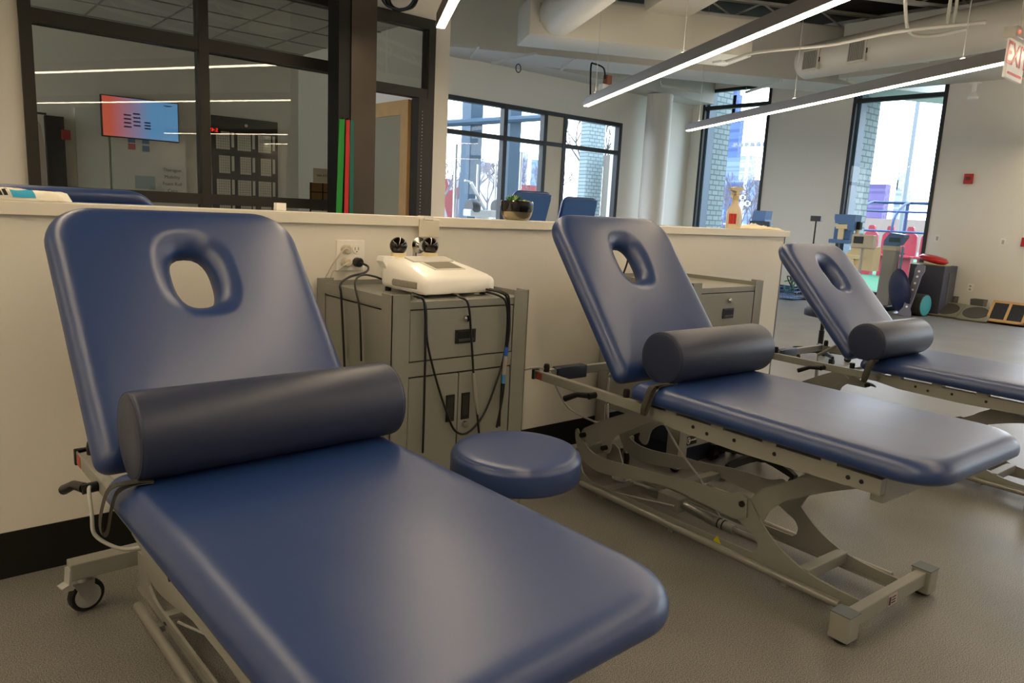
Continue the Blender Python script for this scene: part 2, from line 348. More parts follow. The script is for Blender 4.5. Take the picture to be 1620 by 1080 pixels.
def bolster(label,loc,rz,L,R=.098,edge=-.35):
    t=thing('bolster',label,'bolster',loc,rz)
    e=.012; prof=[(R-.045,-L/2-.002),(R-e,-L/2)]+[(R-e+e*math.sin(a),-L/2+e-e*math.cos(a)) for a in (PI/6,PI/3,PI/2)]
    prof=prof+[(r,-h) for r,h in prof[::-1]]
    b=B(); b.lathe(prof,48,(0,0,R),'x')
    for v in b.bm.verts:
        if v.co.z<.016: v.co.z=.016*.0+max(v.co.z,.006)*1.0
        v.co.z-=.006
    b.build('roll',vinyl_d,t,True)
    for s in(-1,1): B().tube([(s*(L/2-.004),math.cos(a)*(R-.004),max(R-.006+math.sin(a)*(R-.004),.003)) for a in [2*PI*k/40 for k in range(41)]],.0025,6).build('piping',vinyl_d,t,'all')
    b=B()
    pts=smooth([(-L/2+.03,-.05,.002),(edge+.03,-.05,.004),(edge+.002,-.05,-.006),(edge-.010,-.045,-.04),(edge-.018,-.035,-.095),(edge-.028,-.03,-.10),(edge-.03,-.035,-.06),(edge-.014,-.045,.0),(edge+.02,-.052,.010),(-L/2+.03,-.052,.006)],5)
    rings=[]
    for p in pts: rings.append([p+Vector((0,-.011,-.001)),p+Vector((0,.011,-.001)),p+Vector((.001,.011,.0012)),p+Vector((.001,-.011,.0012))])
    b.loops(rings); b.build('carry_strap',mat('grey_webbing',(62,60,54),.8,noise=(160,.5)),t)
    return t
T1=(.653,-.932,0); T2=(2.405,-.948,0); T3=(4.209,-.968,0)
def loc_of(T,rz,x,y,z):
    c,s=math.cos(rz),math.sin(rz); return (T[0]+c*x-s*y,T[1]+s*x+c*y,z)
r1,r2,r3=.031,-.039,-.03
treatment_table('navy padded treatment table nearest the camera, its foot end running out of the picture',T1,r1,.638,.838,ext=.43,swivel=(-78,-60))
treatment_table('middle navy treatment table of the front row, beside the round stool',T2,r2,.648,.903,bx=.045,ext=.58)
treatment_table('navy treatment table furthest right, past the end of the half wall',T3,r3,.586,.827,ext=.56)
bolster('long dark navy bolster lying across the nearest treatment table',loc_of(T1,r1,.018,-.09,.6402),r1,.645,edge=-.361-.0)
bolster('dark navy bolster lying across the middle treatment table',loc_of(T2,r2,.03,-.09,.6502),r2,.585,edge=-.373)
bolster('dark navy bolster on the treatment table past the wall end, the smallest looking',loc_of(T3,r3,-.17,-.09,.5882),r3,.56,edge=-.29)
# ------------------------------------------------------------------ stools
def stool(label,loc,h,R=.178,base=True,rz=0,m=None):
    t=thing('stool',label,'stool',loc,rz); m=m or vinyl
    th=.085
    prof=[(R-.02,h-th),(R-.004,h-th+.004),(R,h-th+.012),(R,h-.024),(R-.003,h-.015),(R-.0085,h-.011),(R-.010,h-.0085),(R-.013,h-.004),(R-.022,h-.0008),(R-.05,h),(R*.4,h+.001)]
    b=B(); b.lathe(prof,72,(0,0,0)); b.build('seat',m,t,'all')
    B().lathe([(.09,h-th-.012),(.11,h-th)],24).build('seat_plate',black,t,True)
    b=B(); b.lathe([(.025,.09),(.025,.28),(.019,.281),(.019,h-th-.01)],20); b.build('gas_lift',chrome if m is vinyl else black,t,True)
    b=B(); b.lathe([(.035,.06),(.04,.085),(.035,.125),(.028,.13)],20)
    for k in range(5):
        a=2*PI*k/5+.3; mx=Matrix.Rotation(a,4,'Z')
        b.loops([[mx@Vector((x,y,z)) for y,z in ((-w,z0),(w,z0),(w*.7,z1),(-w*.7,z1))] for x,w,z0,z1 in ((.02,.022,.07,.115),(.12,.019,.07,.105),(.24,.016,.062,.088),(.27,.014,.06,.08))])
    b.build('star_base',black,t,True)
    for k in range(5):
        a=2*PI*k/5+.3; mx=Matrix.Rotation(a,4,'Z')@Matrix.Translation((.255,0,0))@Matrix.Rotation(k*1.3,4,'Z')
        b=B(); b.lathe([(.02,-.022),(.026,-.018),(.026,-.005),(.012,-.004),(.012,.004),(.026,.005),(.026,.018),(.02,.022)],20,(0,0,.026),'x',mx=mx); b.box(-.02,.02,-.012,.026,.034,.056,.004,mx=mx); b.tube([(0,0,.05),(0,0,.07)],.006,8,mx=mx); b.build('caster',blackm,t,True)
    return t
stool('round navy padded stool between the two front treatment tables',tuple(at(817,708,'z',.572).xy)+(0,),.572,R=.191,rz=.4)
p=at(1205,716,'z',.1); stool('low stool on a black star base behind the middle treatment table',(p.x,p.y,0),.44,R=.16,rz=.25)
p=at(1305,486,'z',.5); stool('dark stool behind the raised back of the treatment table past the wall end',(p.x,p.y,0),.5,m=vinyl_d)
# ------------------------------------------------------------------ setting: half wall, floor
WE=4.68
struct('wall_half',B().box(-4,WE-.012,0,.115,0,1.164),wallm)
struct('trim_1',B().box(WE-.012,WE,-.002,.117,.0,1.163),mat('grey_end_trim',(112,110,106),.5))
b=B().box(-4,4.70,-.02,.135,1.164,1.205,.002); struct('trim_2',b,capm)
struct('baseboard_half',B().box(-4,WE-.014,-.006,0,0,.155,.001),basem)
struct('floor',B().box(-4.5,12.7,-9,7.0,-.1,0),floorm)
XF=12.7; YW=7.0; YG=3.2; HC=4.7
# far wall with two tall windows
MW=(5.23,6.74); RW=(2.18,3.66); ZS,ZH=.14,3.8
b=B()
ADDED_WIN=[(-.9,.58),(-3.98,-2.5),(-7.06,-5.58)]  # further windows added out of view to bring in daylight
b.box(XF,XF+.3,ADDED_WIN[0][1],RW[0],0,HC); b.box(XF,XF+.3,ADDED_WIN[1][1],ADDED_WIN[0][0],0,HC); b.box(XF,XF+.3,ADDED_WIN[2][1],ADDED_WIN[1][0],0,HC); b.box(XF,XF+.3,-9,ADDED_WIN[2][0],0,HC); b.box(XF,XF+.3,RW[1],MW[0],0,HC); b.box(XF,XF+.3,MW[1],YW+.25,0,HC)
for w_ in [MW,RW]+ADDED_WIN: b.box(XF,XF+.3,w_[0],w_[1],ZH,HC); b.box(XF,XF+.3,w_[0],w_[1],0,ZS)
struct('wall_right',b,wallm)
b=B(); b.box(XF-.012,XF,-9,MW[0],0,.13); b.box(XF-.012,XF,MW[0],YW,0,.13); struct('baseboard_right',b,basem)
def tall_window(n,y0,y1,zm):
    f=bpy.data.objects.new('window_%d'%n,None); COL.objects.link(f); f['kind']='structure'
    b=B(); w=.055
    b.box(XF-.014,XF+.084,y0-.001,y0+w,ZS-.001,ZH+.001); b.box(XF-.014,XF+.084,y1-w,y1+.001,ZS-.001,ZH+.001); b.box(XF-.01,XF+.08,y0,y1,ZS,ZS+w); b.box(XF-.01,XF+.08,y0,y1,ZH-w,ZH); b.box(XF-.01,XF+.08,y0,y1,zm-.035,zm+.035)
    b.build('window_frame',frame,f)
    B().box(XF+.04,XF+.046,y0+w,y1-w,ZS+w,zm-.03).build('window_pane',glass,f); B().box(XF+.04,XF+.046,y0+w,y1-w,zm+.03,ZH-w).build('window_pane',glass,f)
tall_window(1,*MW,3.45); tall_window(2,*RW,3.36)
for i,w_ in enumerate(ADDED_WIN): tall_window(5+i,*w_,3.36)  # unseen windows, added for their daylight
# window wall (back)
WX0,WX1=4.4,10.62; WZ0,WZ1=1.02,2.95
b=B(); b.box(3,WX0,YW,YW+.25,0,HC); b.box(WX1,XF,YW,YW+.25,0,HC); b.box(WX0,WX1,YW,YW+.25,WZ1,HC); b.box(WX0,WX1,YW,YW+.25,0,WZ0); struct('wall_back',b,wallm)
f=bpy.data.objects.new('window_3',None); COL.objects.link(f); f['kind']='structure'
b=B(); w=.07
b.box(WX0,WX1,YW-.01,YW+.09,WZ0,WZ0+w); b.box(WX0,WX1,YW-.01,YW+.09,WZ1-w,WZ1); zm=at(850,225,'y',YW).z; b.box(WX0,WX1,YW-.01,YW+.09,zm-.035,zm+.035)
mull=[at(px,py,'y',YW).x for px,py in((797,250),(860,250),(891,250))]+[WX1-.04]
for x in mull: b.box(x-.04,x+.04,YW-.014,YW+.094,WZ0+.002,WZ1-.002)
b.build('window_frame',frame,f)
B().box(WX0,WX1,YW+.04,YW+.046,WZ0,WZ1).build('window_pane',glass,f)
B().box(mull[1]+.04,mull[2]-.04,YW+.0,YW+.03,WZ0,WZ1).build('infill_panel',mat('cream_panel',(222,212,188),.6),f)
# round column at the corner
p=at(1040,250,'y',6.55)
struct('trim_3',B().lathe([(.24,0),(.24,3.5)],40,(p.x,6.6,0)),wallm)
# remaining shell
struct('wall_left',B().box(-4.7,-4.5,-9,YG,0,HC),wallm)
struct('wall_front',B().box(-4.7,XF+.3,-9.2,-9,0,HC),wallm)
struct('ceiling',B().box(-4.7,XF+.3,-9.2,YW+.25,HC,HC+.2),deckm)
# ------------------------------------------------------------------ office partition
GX0=at(36,150,'y',YG).x; GP=at(322,150,'y',YG).x; GQ=at(533,150,'y',YG).x; GR=at(686,60,'y',YG).x; GE=at(712,70,'y',YG).x
zT=at(330,73,'y',YG).z; zB=at(330,315,'y',YG).z; zTop=at(500,3,'y',YG).z; zDoor=at(640,140,'y',YG).z-.02
b=B(); b.box(-4.5,GX0,YG,YG+.15,0,HC); b.box(GX0,GR+.02,YG,YG+.15,zTop+.05,HC); b.box(GR+.02,GE,YG,YG+.15,0,HC); struct('wall_office',b,wallm)
struct('wall_office_side',B().box(GE-.15,GE,YG+.15,YW,0,HC),wallm)
f=bpy.data.objects.new('window_4',None); COL.objects.link(f); f['kind']='structure'
b=B(); w=.035
DX0=GQ+.18
for x in(GX0+w,GP,GQ,GR-.03): b.box(x-w,x+w,YG-.034,YG+.084,0,zTop+.01)
b.box(GX0,GR,YG-.03,YG+.08,zTop-.02,zTop+.07)
b.box(GX0,GQ,YG-.03,YG+.08,zT-.045,zT+.045); b.box(GX0,GQ,YG-.03,YG+.08,zB-.04,zB+.04); b.box(GX0,GQ,YG-.03,YG+.08,0,.1)
b.box(GQ,GR,YG-.03,YG+.08,zDoor-.04,zDoor+.04); b.box(GR-.16,GR-.06,YG-.036,YG+.086,0,zDoor-.042)
b.build('window_frame',frameb,f)
B().box(GX0,GQ,YG+.02,YG+.028,.1,zTop).build('window_pane',glass_o,f)
B().box(GQ,GR,YG+.02,YG+.028,zDoor,zTop).build('window_pane',glass_o,f)
b=B()
for k in range(34): b.sphere((GR-.12,YG-.035,1.1+k*.03),.006,seg=6)
b.build('blind_chain',greyp,f)
# office inside
YO=6.2
struct('wall_office_back',B().box(-4.5,GE-.15,YO,YO+.1,0,HC),wallm)
zc=zTop+.0
struct('ceiling_office',B().box(-4.5,GE-.15,YG+.15,YO,2.95,3.0),ceilm)
b=B()
for k in range(14): b.box(-4.5+k*.61,-4.5+k*.61+.02,YG+.15,YO,2.944,2.95)
for k in range(5): b.box(-4.5,GE-.15,YG+.4+k*.61,YG+.42+k*.61,2.943,2.949)
b.build('trim_4',mat('ceiling_grid',(150,148,140),.6),kind='structure')
# office door leaf, opened inwards
dl=thing('door_leaf','maple framed office door with a frosted pane, standing open beyond the steel column','door',(GR-.17,YG+.1,0),math.radians(0))
h=zDoor-.05
a=min((math.radians(d) for d in range(92,180)),key=lambda q:abs(proj_x(Vector((GR-.17+.92*math.cos(q),YG+.1+.92*math.sin(q),1.6)))-594))
mx=Matrix.Rotation(a,4,'Z'); dw=.92
b=B(); b.box(0,.12,-.02,.02,.01,h,mx=mx); b.box(dw-.12,dw,-.02,.02,.01,h,mx=mx); b.box(.12,dw-.12,-.02,.02,.01,.25,mx=mx); b.box(.12,dw-.12,-.02,.02,h-.13,h,mx=mx); b.build('door_frame',wood,dl)
B().box(.12,dw-.12,-.008,.008,.25,h-.13,mx=mx).build('frosted_pane',frost,dl)
b=B(); b.tube([(dw-.06,-.02,1.0),(dw-.06,-.06,1.0),(dw-.17,-.06,1.0)],.01,8,mx=mx); b.build('door_handle',chrome,dl,True)
# steel column
y=2.75; xa=at(555,200,'y',y).x; xb=at(594,200,'y',y).x
cl=thing('steel_column','dark bare steel column in front of the office glazing','column',(0,0,0))
b=B(); b.box(xa,xb,y,y+.014,0,HC); b.build('flange',colm,cl)
b=B(); b.box((xa+xb)/2-.006,(xa+xb)/2+.006,y+.014,y+.2,0,HC); b.box(xa,xb,y+.2,y+.214,0,HC); 
b.box(xa-.1,xa-.001,y+.014,y+.2,0,HC); b.build('web',coldk,cl)
# hook + resistance bands
hk=B(); hk.tube([(xa-.085,y+.012,1.89),(xa-.085,y-.03,1.885),(xa-.085,y-.035,1.9)],.004,6); hk.tube([(xa-.04,y+.012,1.89),(xa-.04,y-.03,1.885),(xa-.04,y-.035,1.9)],.004,6); hk.build('hook',blackm,cl)
def band(label,x,w,m,z1,dx=0):
    pts=smooth([(x,y-.02,1.885),(x+dx*.3,y-.024,1.6),(x+dx,y-.022,z1)],6)
    b=B(); b.loops([[p+Vector((-w/2*(.6+.4*min(1,i/5)),0,0)),p+Vector((w/2*(.6+.4*min(1,i/5)),0,0)),p+Vector((w/2,.005,0)),p+Vector((-w/2,.005,0))] for i,p in enumerate(pts)])
    b.build('resistance_band',m,label=label,cat='resistance band')
band('bright green resistance band hanging on the steel column',xa-.085,.05,mat('green_band',(24,140,50),.6),.9,-.03)
band('red resistance band hanging on the steel column',xa-.035,.036,mat('red_band',(196,40,36),.6),.9,-.012)
band('dark teal resistance band hanging beside the red one on the steel column',xa+.0,.034,mat('teal_band',(10,100,84),.6),.9,0.0)
# ------------------------------------------------------------------ cabinets
def cabinet(label,x0,doors=True,group=None):
    w,y1,y0,h=.60,-.03,-.60,.955; x1=x0+w; pw=.07
    t=thing('equipment_cabinet',label,'cabinet',(x0,0,0)); T_=.02
    def L(b): return b
    b=B()
    for sx in(0,1):
        for sy in(0,1):
            xa_,xb_=(0,pw) if sx==0 else (w-pw,w); ya,yb=(y0,y0+pw) if sy==0 else (y1-pw,y1)
            xo=0 if sx==0 else w-.003; yo=y0 if sy==0 else y1-.003
            b.box(xa_,xb_,yo,yo+.003,.03,h); b.box(xo,xo+.003,ya,yb,.03,h)
    b.box(0,.003,y0+pw,y1-pw,.905,.945); b.box(w-.003,w,y0+pw,y1-pw,.905,.945); b.box(pw,w-pw,y1-.003,y1,.905,.945)
    b.build('corner_posts',cabm,t)
    b=B(); b.box(.004,w-.004,y0+.02,y1-.004,.90,.925); b.box(pw-.004,w-pw+.004,y0+.006,y0+.02,.903,.928); b.build('top_tray',cabm,t)
    lo=.13 if doors else .23
    b=B(); b.box(.004,.008,y0+.01,y1-.01,lo,.895); b.box(w-.008,w-.004,y0+.01,y1-.01,lo,.895); b.box(.008,w-.008,y1-.012,y1-.008,lo,.895); b.box(.008,w-.008,y0+.02,y1-.012,lo,lo+.02); b.box(.008,w-.008,y0+.02,y1-.012,.69,.70); b.build('shell',cabm,t)
    b=B(); b.box(pw-.002,w-pw+.002,y0+.012,y0+.018,lo,.903); 
    if not doors: b.bm.clear(); b.box(pw-.002,w-pw+.002,y0+.012,y0+.018,.66,.903)
    b.build('gap_backing',cabd,t)
    d=B().box(pw+.003,w-pw-.003,y0+.002,y0+.016,.722,.898,.002).build('drawer',cabm,t)
    fr=B(); cx=w*.51
    fr.box(cx-.045,cx+.045,y0-.004,y0+.003,.772,.822,.002); fr.build('recessed_pull',black,d)
    B().box(cx-.036,cx+.036,y0-.0055,y0-.0035,.79,.814).build('pull_recess',cabd,d)
    B().box(cx-.034,cx+.034,y0-.008,y0-.004,.78,.788,.001).build('pull_lip',mat('dark_grey_plastic',(60,60,58),.4),d)
    lk=B(); lk.lathe([(.011,-.012),(.013,-.008),(.013,0)],18,(cx+.002,y0+.002,.862),'y'); lk.lathe([(.008,-.014),(.008,-.01)],14,(cx+.002,y0+.002,.862),'y'); lk.build('lock',chrome,d,True)
    B().box(pw,w-pw,y0+.002,y0+.016,.668,.718,.001).build('front_rail',cabm,t)
    if doors:
        for s,(a,c) in enumerate(((pw+.003,.283),(.287,w-pw-.003))):
            d=B().box(a,c,y0+.002,y0+.016,.14,.662,.002).build('door',cabm,t)
            hx=.25 if s==0 else .318
            b=B(); b.box(hx-.018,hx+.018,y0-.003,y0+.003,.485,.585,.001); b.build('door_pull',black,d)
            b=B()
            for k in range(5): b.box(hx-.012+k*.005,hx-.010+k*.005,y0-.0038,y0-.003,.50,.575)
            b.build('pull_ribs',mat('dark_grey_plastic',(60,60,58),.4),d)
            if s: lk=B(); lk.lathe([(.011,-.012),(.013,-.008),(.013,0)],18,(hx,y0+.002,.465),'y'); lk.build('lock',chrome,d,True)
        B().box(pw,w-pw,y0+.002,y0+.016,.09,.132).build('bottom_rail',cabm,t)
    else:
        B().box(.003,w-.003,y0+.002,y0+.014,.13,.205,.001).build('bottom_rail',cabm,t)
        r=B().box(.065,.145,y0-.001,y0+.002,.145,.19).build('name_plate',black,t)
        text('plate_lettering','ALUMA ELT',.012,white,r,face_mx((.111,y0-.0015,.168),(1,0,0),(0,0,1)))
        b=B(); b.tube([(.078+.012*math.cos(q),y0-.0015,.168+.016*math.sin(q)) for q in [2*PI*k/16 for k in range(17)]],.0012,5); b.box(.0785,.0795,y0-.002,y0-.001,.156,.18); b.build('plate_emblem',white,r)
        B().box(.0035,.0045,-.5,-.2,.32,.322).build('side_slot',cabd,t)
    for sx in(.04,w-.04):
        for yy in(y0+.04,y1-.04): 
            b=B(); b.lathe([(.022,-.012),(.027,-.006),(.027,.006),(.022,.012)],20,(sx,yy,.027),'x'); b.box(sx-.018,sx+.018,yy-.02,yy+.02,.03,.06); b.build('caster',blackm,t,True)
    return t
cabinet('grey steel equipment cabinet with two lower doors, white machine on its top',1.25)
cabinet('grey steel equipment cabinet with empty top, behind the middle treatment table',2.88,False)
B().box(2.95,3.42,-.52,-.1,0,.12,.006).build('storage_box',navycloth,label='low navy box on the floor under the empty-topped grey cabinet',cat='box')
# ------------------------------------------------------------------ therapy machine
t=thing('therapy_machine','white tabletop therapy machine with sloping screen on the grey cabinet','therapy machine',(1.585,-.34,.9262),math.radians(5))
def sect(x0,x1,z0,z1,r,y,n=6):
    pts=[]
    for cx,cz,a0 in ((x1-r,z1-r,0),(x0+r,z1-r,PI/2),(x0+r*.5,z0+r*.5,PI),(x1-r*.5,z0+r*.5,3*PI/2)):
        rr=r if cz>z0+r*.6 else r*.5
        for k in range(n+1): pts.append((cx+rr*math.cos(a0+PI/2*k/n),y,cz+rr*math.sin(a0+PI/2*k/n)))
    return pts
b=B(); b.loops([sect(-.150,.150,.016,.06,.018,-.168),sect(-.172,.172,.012,.072,.026,-.158),sect(-.178,.178,.012,.08,.03,-.13),sect(-.17,.17,.012,.102,.036,-.03),sect(-.158,.158,.012,.122,.04,.07),sect(-.15,.15,.012,.128,.04,.12),sect(-.14,.14,.014,.118,.036,.142)])
b.build('housing',white,t,'all')
sl=math.atan2(.042,.20)
mx=Matrix.Translation((.02,-.03,.1035))@Matrix.Rotation(sl,4,'X')
B().box(-.075,.075,-.05,.05,-.004,.0015,.003,mx=mx).build('screen_bezel',mat('bezel_white',(224,218,204),.25),t)
B().box(-.062,.062,-.04,.04,.001,.0025,mx=mx).build('screen',mat('screen_grey',(150,146,132),.12),t)
B().box(-.10,.10,.055,.115,-.004,.004,.003,mx=mx).build('top_panel',mat('pale_panel',(214,212,206),.15),t)
b=B(); b.box(-.1795,-.175,-.13,.02,.03,.055,.003); 
for k in range(3): b.box(-.181,-.176,-.125+k*.05,-.08+k*.05,.035,.05)
b.build('side_vent',mat('vent_grey',(150,146,134),.5),t)
B().prism([(-.172,.112),(-.168,.13),(-.12,.13),(-.13,.09),(-.155,.085),(-.163,.1)],.09,.135,'y').build('carry_wing',white,t)
for x in(-.078,.078):
    B().lathe([(.034,.12),(.03,.135),(.031,.142)],24,(x,.125,0)).build('applicator_holder',cream,t,True)
    b=B(); b.sphere((x,.125,.168),.034,seg=24); b.build('applicator_head',mat('dark_chrome',(70,68,66),.1,metal=1),t,'all')
for x in(-.14,.14):
    for y in(-.13,.1): B().lathe([(.012,0),(.012,.014)],14,(x,y,0)).build('rubber_foot',rubber,t,True)
b=B(); b.lathe([(.03,0),(.034,.006),(.012,.012),(.008,.03),(.02,.036)],24,mx=Matrix.Translation((1.665,-.10,1.09))@Matrix.Rotation(PI/2,4,'X')); b.tube([(1.665,-.075,1.085),(1.665,-.07,.926)],.009,10)
b.build('applicator',chrome,None,True,label='chrome disc shaped applicator head standing behind the white therapy machine',cat='applicator')
# holder clip over the ledge
t=thing('ledge_bracket','white plastic bracket hooked over the half wall ledge above the white machine','bracket',(1.765,0,0))
B().box(-.05,.05,-.03,-.0205,1.12,1.195,.002).build('holder_plate',mat('clear_white_plastic',(226,218,198),.25),t)
b=B(); b.box(-.025,.02,-.03,-.0205,1.19,1.2065,.001); b.box(-.025,.02,-.03,.03,1.2065,1.2095,.001); b.build('hook_arm',white,t)
b=B(); b.box(1.155,1.195,.13,.16,1.2055,1.235,.002); b.build('clip',white,label='small white clip on the back edge of the half wall ledge, left part',cat='clip')
# outlet on half wall
t=thing('outlet','double wall outlet with two white plugs and one black plug','outlet',(1.405,0,1.04))
B().box(-.062,.062,-.007,0,-.062,.062,.003).build('cover_plate',white,t)
for x in(-.026,.026):
    for z in(-.026,.026):
        B().lathe([(.019,-.010),(.02,-.007)],20,(x,0,z),'y').build('socket',white,t,True)
        if x>0 and z>0:
            b=B(); b.box(x-.009,x-.007,-.0105,-.0098,z-.004,z+.008); b.box(x+.006,x+.008,-.0105,-.0098,z-.004,z+.008); b.box(x-.002,x+.002,-.0105,-.0098,z-.012,z-.008); b.build('socket_slot',blackm,t)
def plug(x,z,m,label,pts,r,cat='power cable'):
    t=thing('power_cable',label,cat,(0,0,0))
    b=B(); b.lathe([(.014,-.04),(.019,-.034),(.019,-.0105)],20,(1.405+x,0,1.04+z),'y'); b.build('plug',m,t,True)
    cable('cord',pts,r,m,t)
plug(-.026,.026,mat('pale_grey_plug',(206,200,184),.4),'upper pale grey power cable plugged into the double outlet',[(1.379,-.04,1.066),(1.355,-.055,1.07),(1.33,-.05,1.04),(1.30,-.03,.98),(1.29,-.012,.90),(1.29,-.012,.5)],.003)
plug(-.026,-.026,mat('pale_grey_plug',(206,200,184),.4),'lower pale grey power cable plugged into the double outlet',[(1.379,-.04,1.014),(1.36,-.055,1.01),(1.335,-.04,.985),(1.315,-.014,.93),(1.31,-.012,.5)],.003)
plug(.026,-.026,black,'black power cable running from the outlet over the cabinet side',[(1.431,-.04,1.014),(1.45,-.07,1.00),(1.40,-.14,.985),(1.30,-.2,.975),(1.243,-.24,.95),(1.238,-.26,.90),(1.236,-.3,.6)],.0045)
cable('lead_cable',[(1.236,-.42,.7),(1.237,-.40,.88),(1.25,-.34,.965),(1.33,-.24,.985),(1.42,-.18,.972),(1.48,-.17,.95)],.004,black,label='black lead bent over the left side of the machine cabinet',cat='cable')
yF=-.612
def fp(px,py,y=yF): return tuple(at(px,py,'y',y))
def lead(name,label,pts,r=.0042,m=black): return cable(name,pts,r,m,label=label,cat='cable')
lead('lead_cable','black lead hanging in a deep loop on the left of the cabinet front',[(1.42,-.45,.937),fp(655,468,-.6),fp(668,472),fp(674,490),fp(676,540),fp(690,600),fp(706,650),fp(720,681),fp(740,684),fp(765,655),fp(785,605),fp(798,560),fp(803,510),fp(801,480),fp(790,468,-.6),(1.74,-.45,.937)])
lead('lead_cable','black lead hanging straight down the left of the cabinet front',[(1.43,-.44,.938),fp(660,470,-.605),fp(671,478,-.62),fp(673,540,-.62),fp(671,640,-.62),fp(669,716,-.62)])
t=thing('applicator_lead','black lead with grey connector hanging at the middle of the cabinet front','cable',(0,0,0))
cable('cord',[(1.50,-.42,.94),(1.56,-.52,.937),fp(727,470,-.6),fp(741,482,-.616),fp(746,540,-.616),fp(750,600,-.616),fp(758,686,-.616)],.0042,black,t)
B().tube([fp(749,590,-.618),fp(751,615,-.618),fp(756,655,-.618)],[.005,.007,.004],10).build('connector',mat('grey_connector',(150,148,140),.5),t,True)
t=thing('applicator_lead','pair of black leads with blue banded connector at the right of the cabinet front','cable',(0,0,0))
cable('cord',[(1.74,-.42,.945),fp(790,462,-.6),fp(803,475,-.625),fp(806,520,-.625),fp(799,570,-.62),fp(796,620,-.62),fp(786,676,-.62)],.0045,black,t)
cable('cord',[(1.76,-.40,.945),fp(796,462,-.605),fp(806,478,-.63),fp(803,540,-.63),fp(795,590,-.622),fp(790,674,-.622)],.0038,black,t)
B().tube([fp(802,549,-.632),fp(800,563,-.632)],.0075,10).build('band',mat('blue_tape',(40,90,190),.5),t,True)
B().tube([fp(800,563,-.632),fp(797,592,-.632)],.0075,10).build('connector',mat('grey_connector',(150,148,140),.5),t,True)
B().tube([fp(797,592,-.632),fp(796,606,-.632)],.0075,10).build('band',mat('blue_tape2',(60,130,190),.5),t,True)
cable('lead_cable',[(3.02,-.03,.93),(3.03,-.05,1.03),(3.0,-.03,1.08)],.005,black,label='short black cable rising behind the raised back of the middle table',cat='cable')
# cables of tables
cable('power_cable',[(1.9,-.12,.30),(2.0,-.2,.5),(2.09,-.36,.575),(2.13,-.40,.58),(2.16,-.42,.56)],.0045,greyp,label='grey power cable draped over the head rail of the middle table',cat='cable')
cable('power_cable',[(2.16,-.44,.53),(2.2,-.5,.42),(2.32,-.54,.35),(2.42,-.5,.32)],.0045,greyp,label='grey cable drooping below the head rail of the middle table',cat='cable')
cable('power_cable',[(2.40,-.70,.44),(2.42,-.72,.5),(2.46,-.76,.46),(2.47,-.9,.3),(2.45,-1.05,.2),(2.45,-1.15,.08)],.0045,greyp,label='grey cable hanging through the lift frame of the middle table',cat='cable')
cable('power_cable',[(.33,-.72,.52),(.31,-.80,.545),(.305,-.85,.50),(.31,-.86,.45),(.36,-.9,.42),(.42,-.95,.44)],.0045,greyp,label='grey cable curling behind the lever of the nearest table',cat='cable')
# ------------------------------------------------------------------ things on the ledge
def cloth(name,label,cat,x0,x1,y0,y1,z,amp,m,seed,layers=1,prints=None,h=.0,steep=9):
    t=thing(name,label,cat,(0,0,0)) if prints else None
    random.seed(seed); nx,ny=34,14; ph=[random.uniform(0,6) for _ in range(8)]
    b=B()
    def hz(u,v):
        e=min(1,(min(u,1-u)*steep)**.5)*min(1,(min(v,1-v)*8+.02)**.5)
        return z+.004+e*(h+amp*(.5+.5*math.sin(u*9+ph[0]+2*v))*(.6+.4*math.sin(v*5+ph[1]))+amp*.4*math.sin(u*23+ph[2]+v*4)**2)
    def P(u,v): return Vector((x0+(x1-x0)*u+.015*math.sin(v*7+ph[3]),y0+(y1-y0)*v+.01*math.sin(u*11+ph[4]),hz(u,v)))
    top=[[b.bm.verts.new(P(i/nx,j/ny)) for i in range(nx+1)] for j in range(ny+1)]
    bot=[[b.bm.verts.new((P(i/nx,j/ny).x,P(i/nx,j/ny).y,z+.0005)) for i in range(nx+1)] for j in range(ny+1)]
    for j in range(ny):
        for i in range(nx): b.bm.faces.new((top[j][i],top[j][i+1],top[j+1][i+1],top[j+1][i])); b.bm.faces.new((bot[j][i],bot[j+1][i],bot[j+1][i+1],bot[j][i+1]))
    for j in range(ny):
        for i in(0,nx):b.bm.faces.new((top[j][i],top[j+1][i],bot[j+1][i],bot[j][i]))
    for i in range(nx):
        for j in(0,ny): b.bm.faces.new((top[j][i],top[j][i+1],bot[j][i+1],bot[j][i]))
    if not prints: return b.build(name,m,None,'all',label=label,cat=cat)
    b.build('folded_cloth',m,t,'all')
    for nm,(u0,u1,v0,v1),mm in prints:
        b=B(); k=10
        g=[[b.bm.verts.new(P(u0+(u1-u0)*i/k,v0+(v1-v0)*j/4)+Vector((0,-.0015,.0022))) for i in range(k+1)] for j in range(5)]
        for j in range(4):
            for i in range(k): b.bm.faces.new((g[j][i],g[j][i+1],g[j+1][i+1],g[j+1][i]))
        b.build(nm,mm,t,'all')
    return t
bl=mat('sky_blue_print',(60,170,210),.8); ink=mat('black_print',(30,30,34),.8)
cloth('towel','folded white towel printed with sky blue and black letters on the ledge, far left','towel',.0,.435,.0,.12,1.2055,.010,capw,3,prints=[('blue_print',(.66,.80,.0,.10),bl)]+[('black_letter',(.555+k*.03,.577+k*.03,.01,.10),ink) for k in range(3)]+[('black_letter',(.60+k*.03,.62+k*.03,.16,.34),ink) for k in range(2)]+[('black_letter',(.735+k*.022,.751+k*.022,.16,.34),ink) for k in range(3)],h=.024,steep=24)
cloth('paper_towel','crumpled cream paper towel on the right end of the ledge','paper towel',4.17,4.66,-.005,.11,1.2055,.016,mat('cream_paper',(238,226,196),.85),11,h=.006)
cloth('paper_towel','thin white paper sheet lying behind the crumpled paper towel','paper',4.35,4.62,.085,.125,1.2055,.02,capw,12,h=.012)
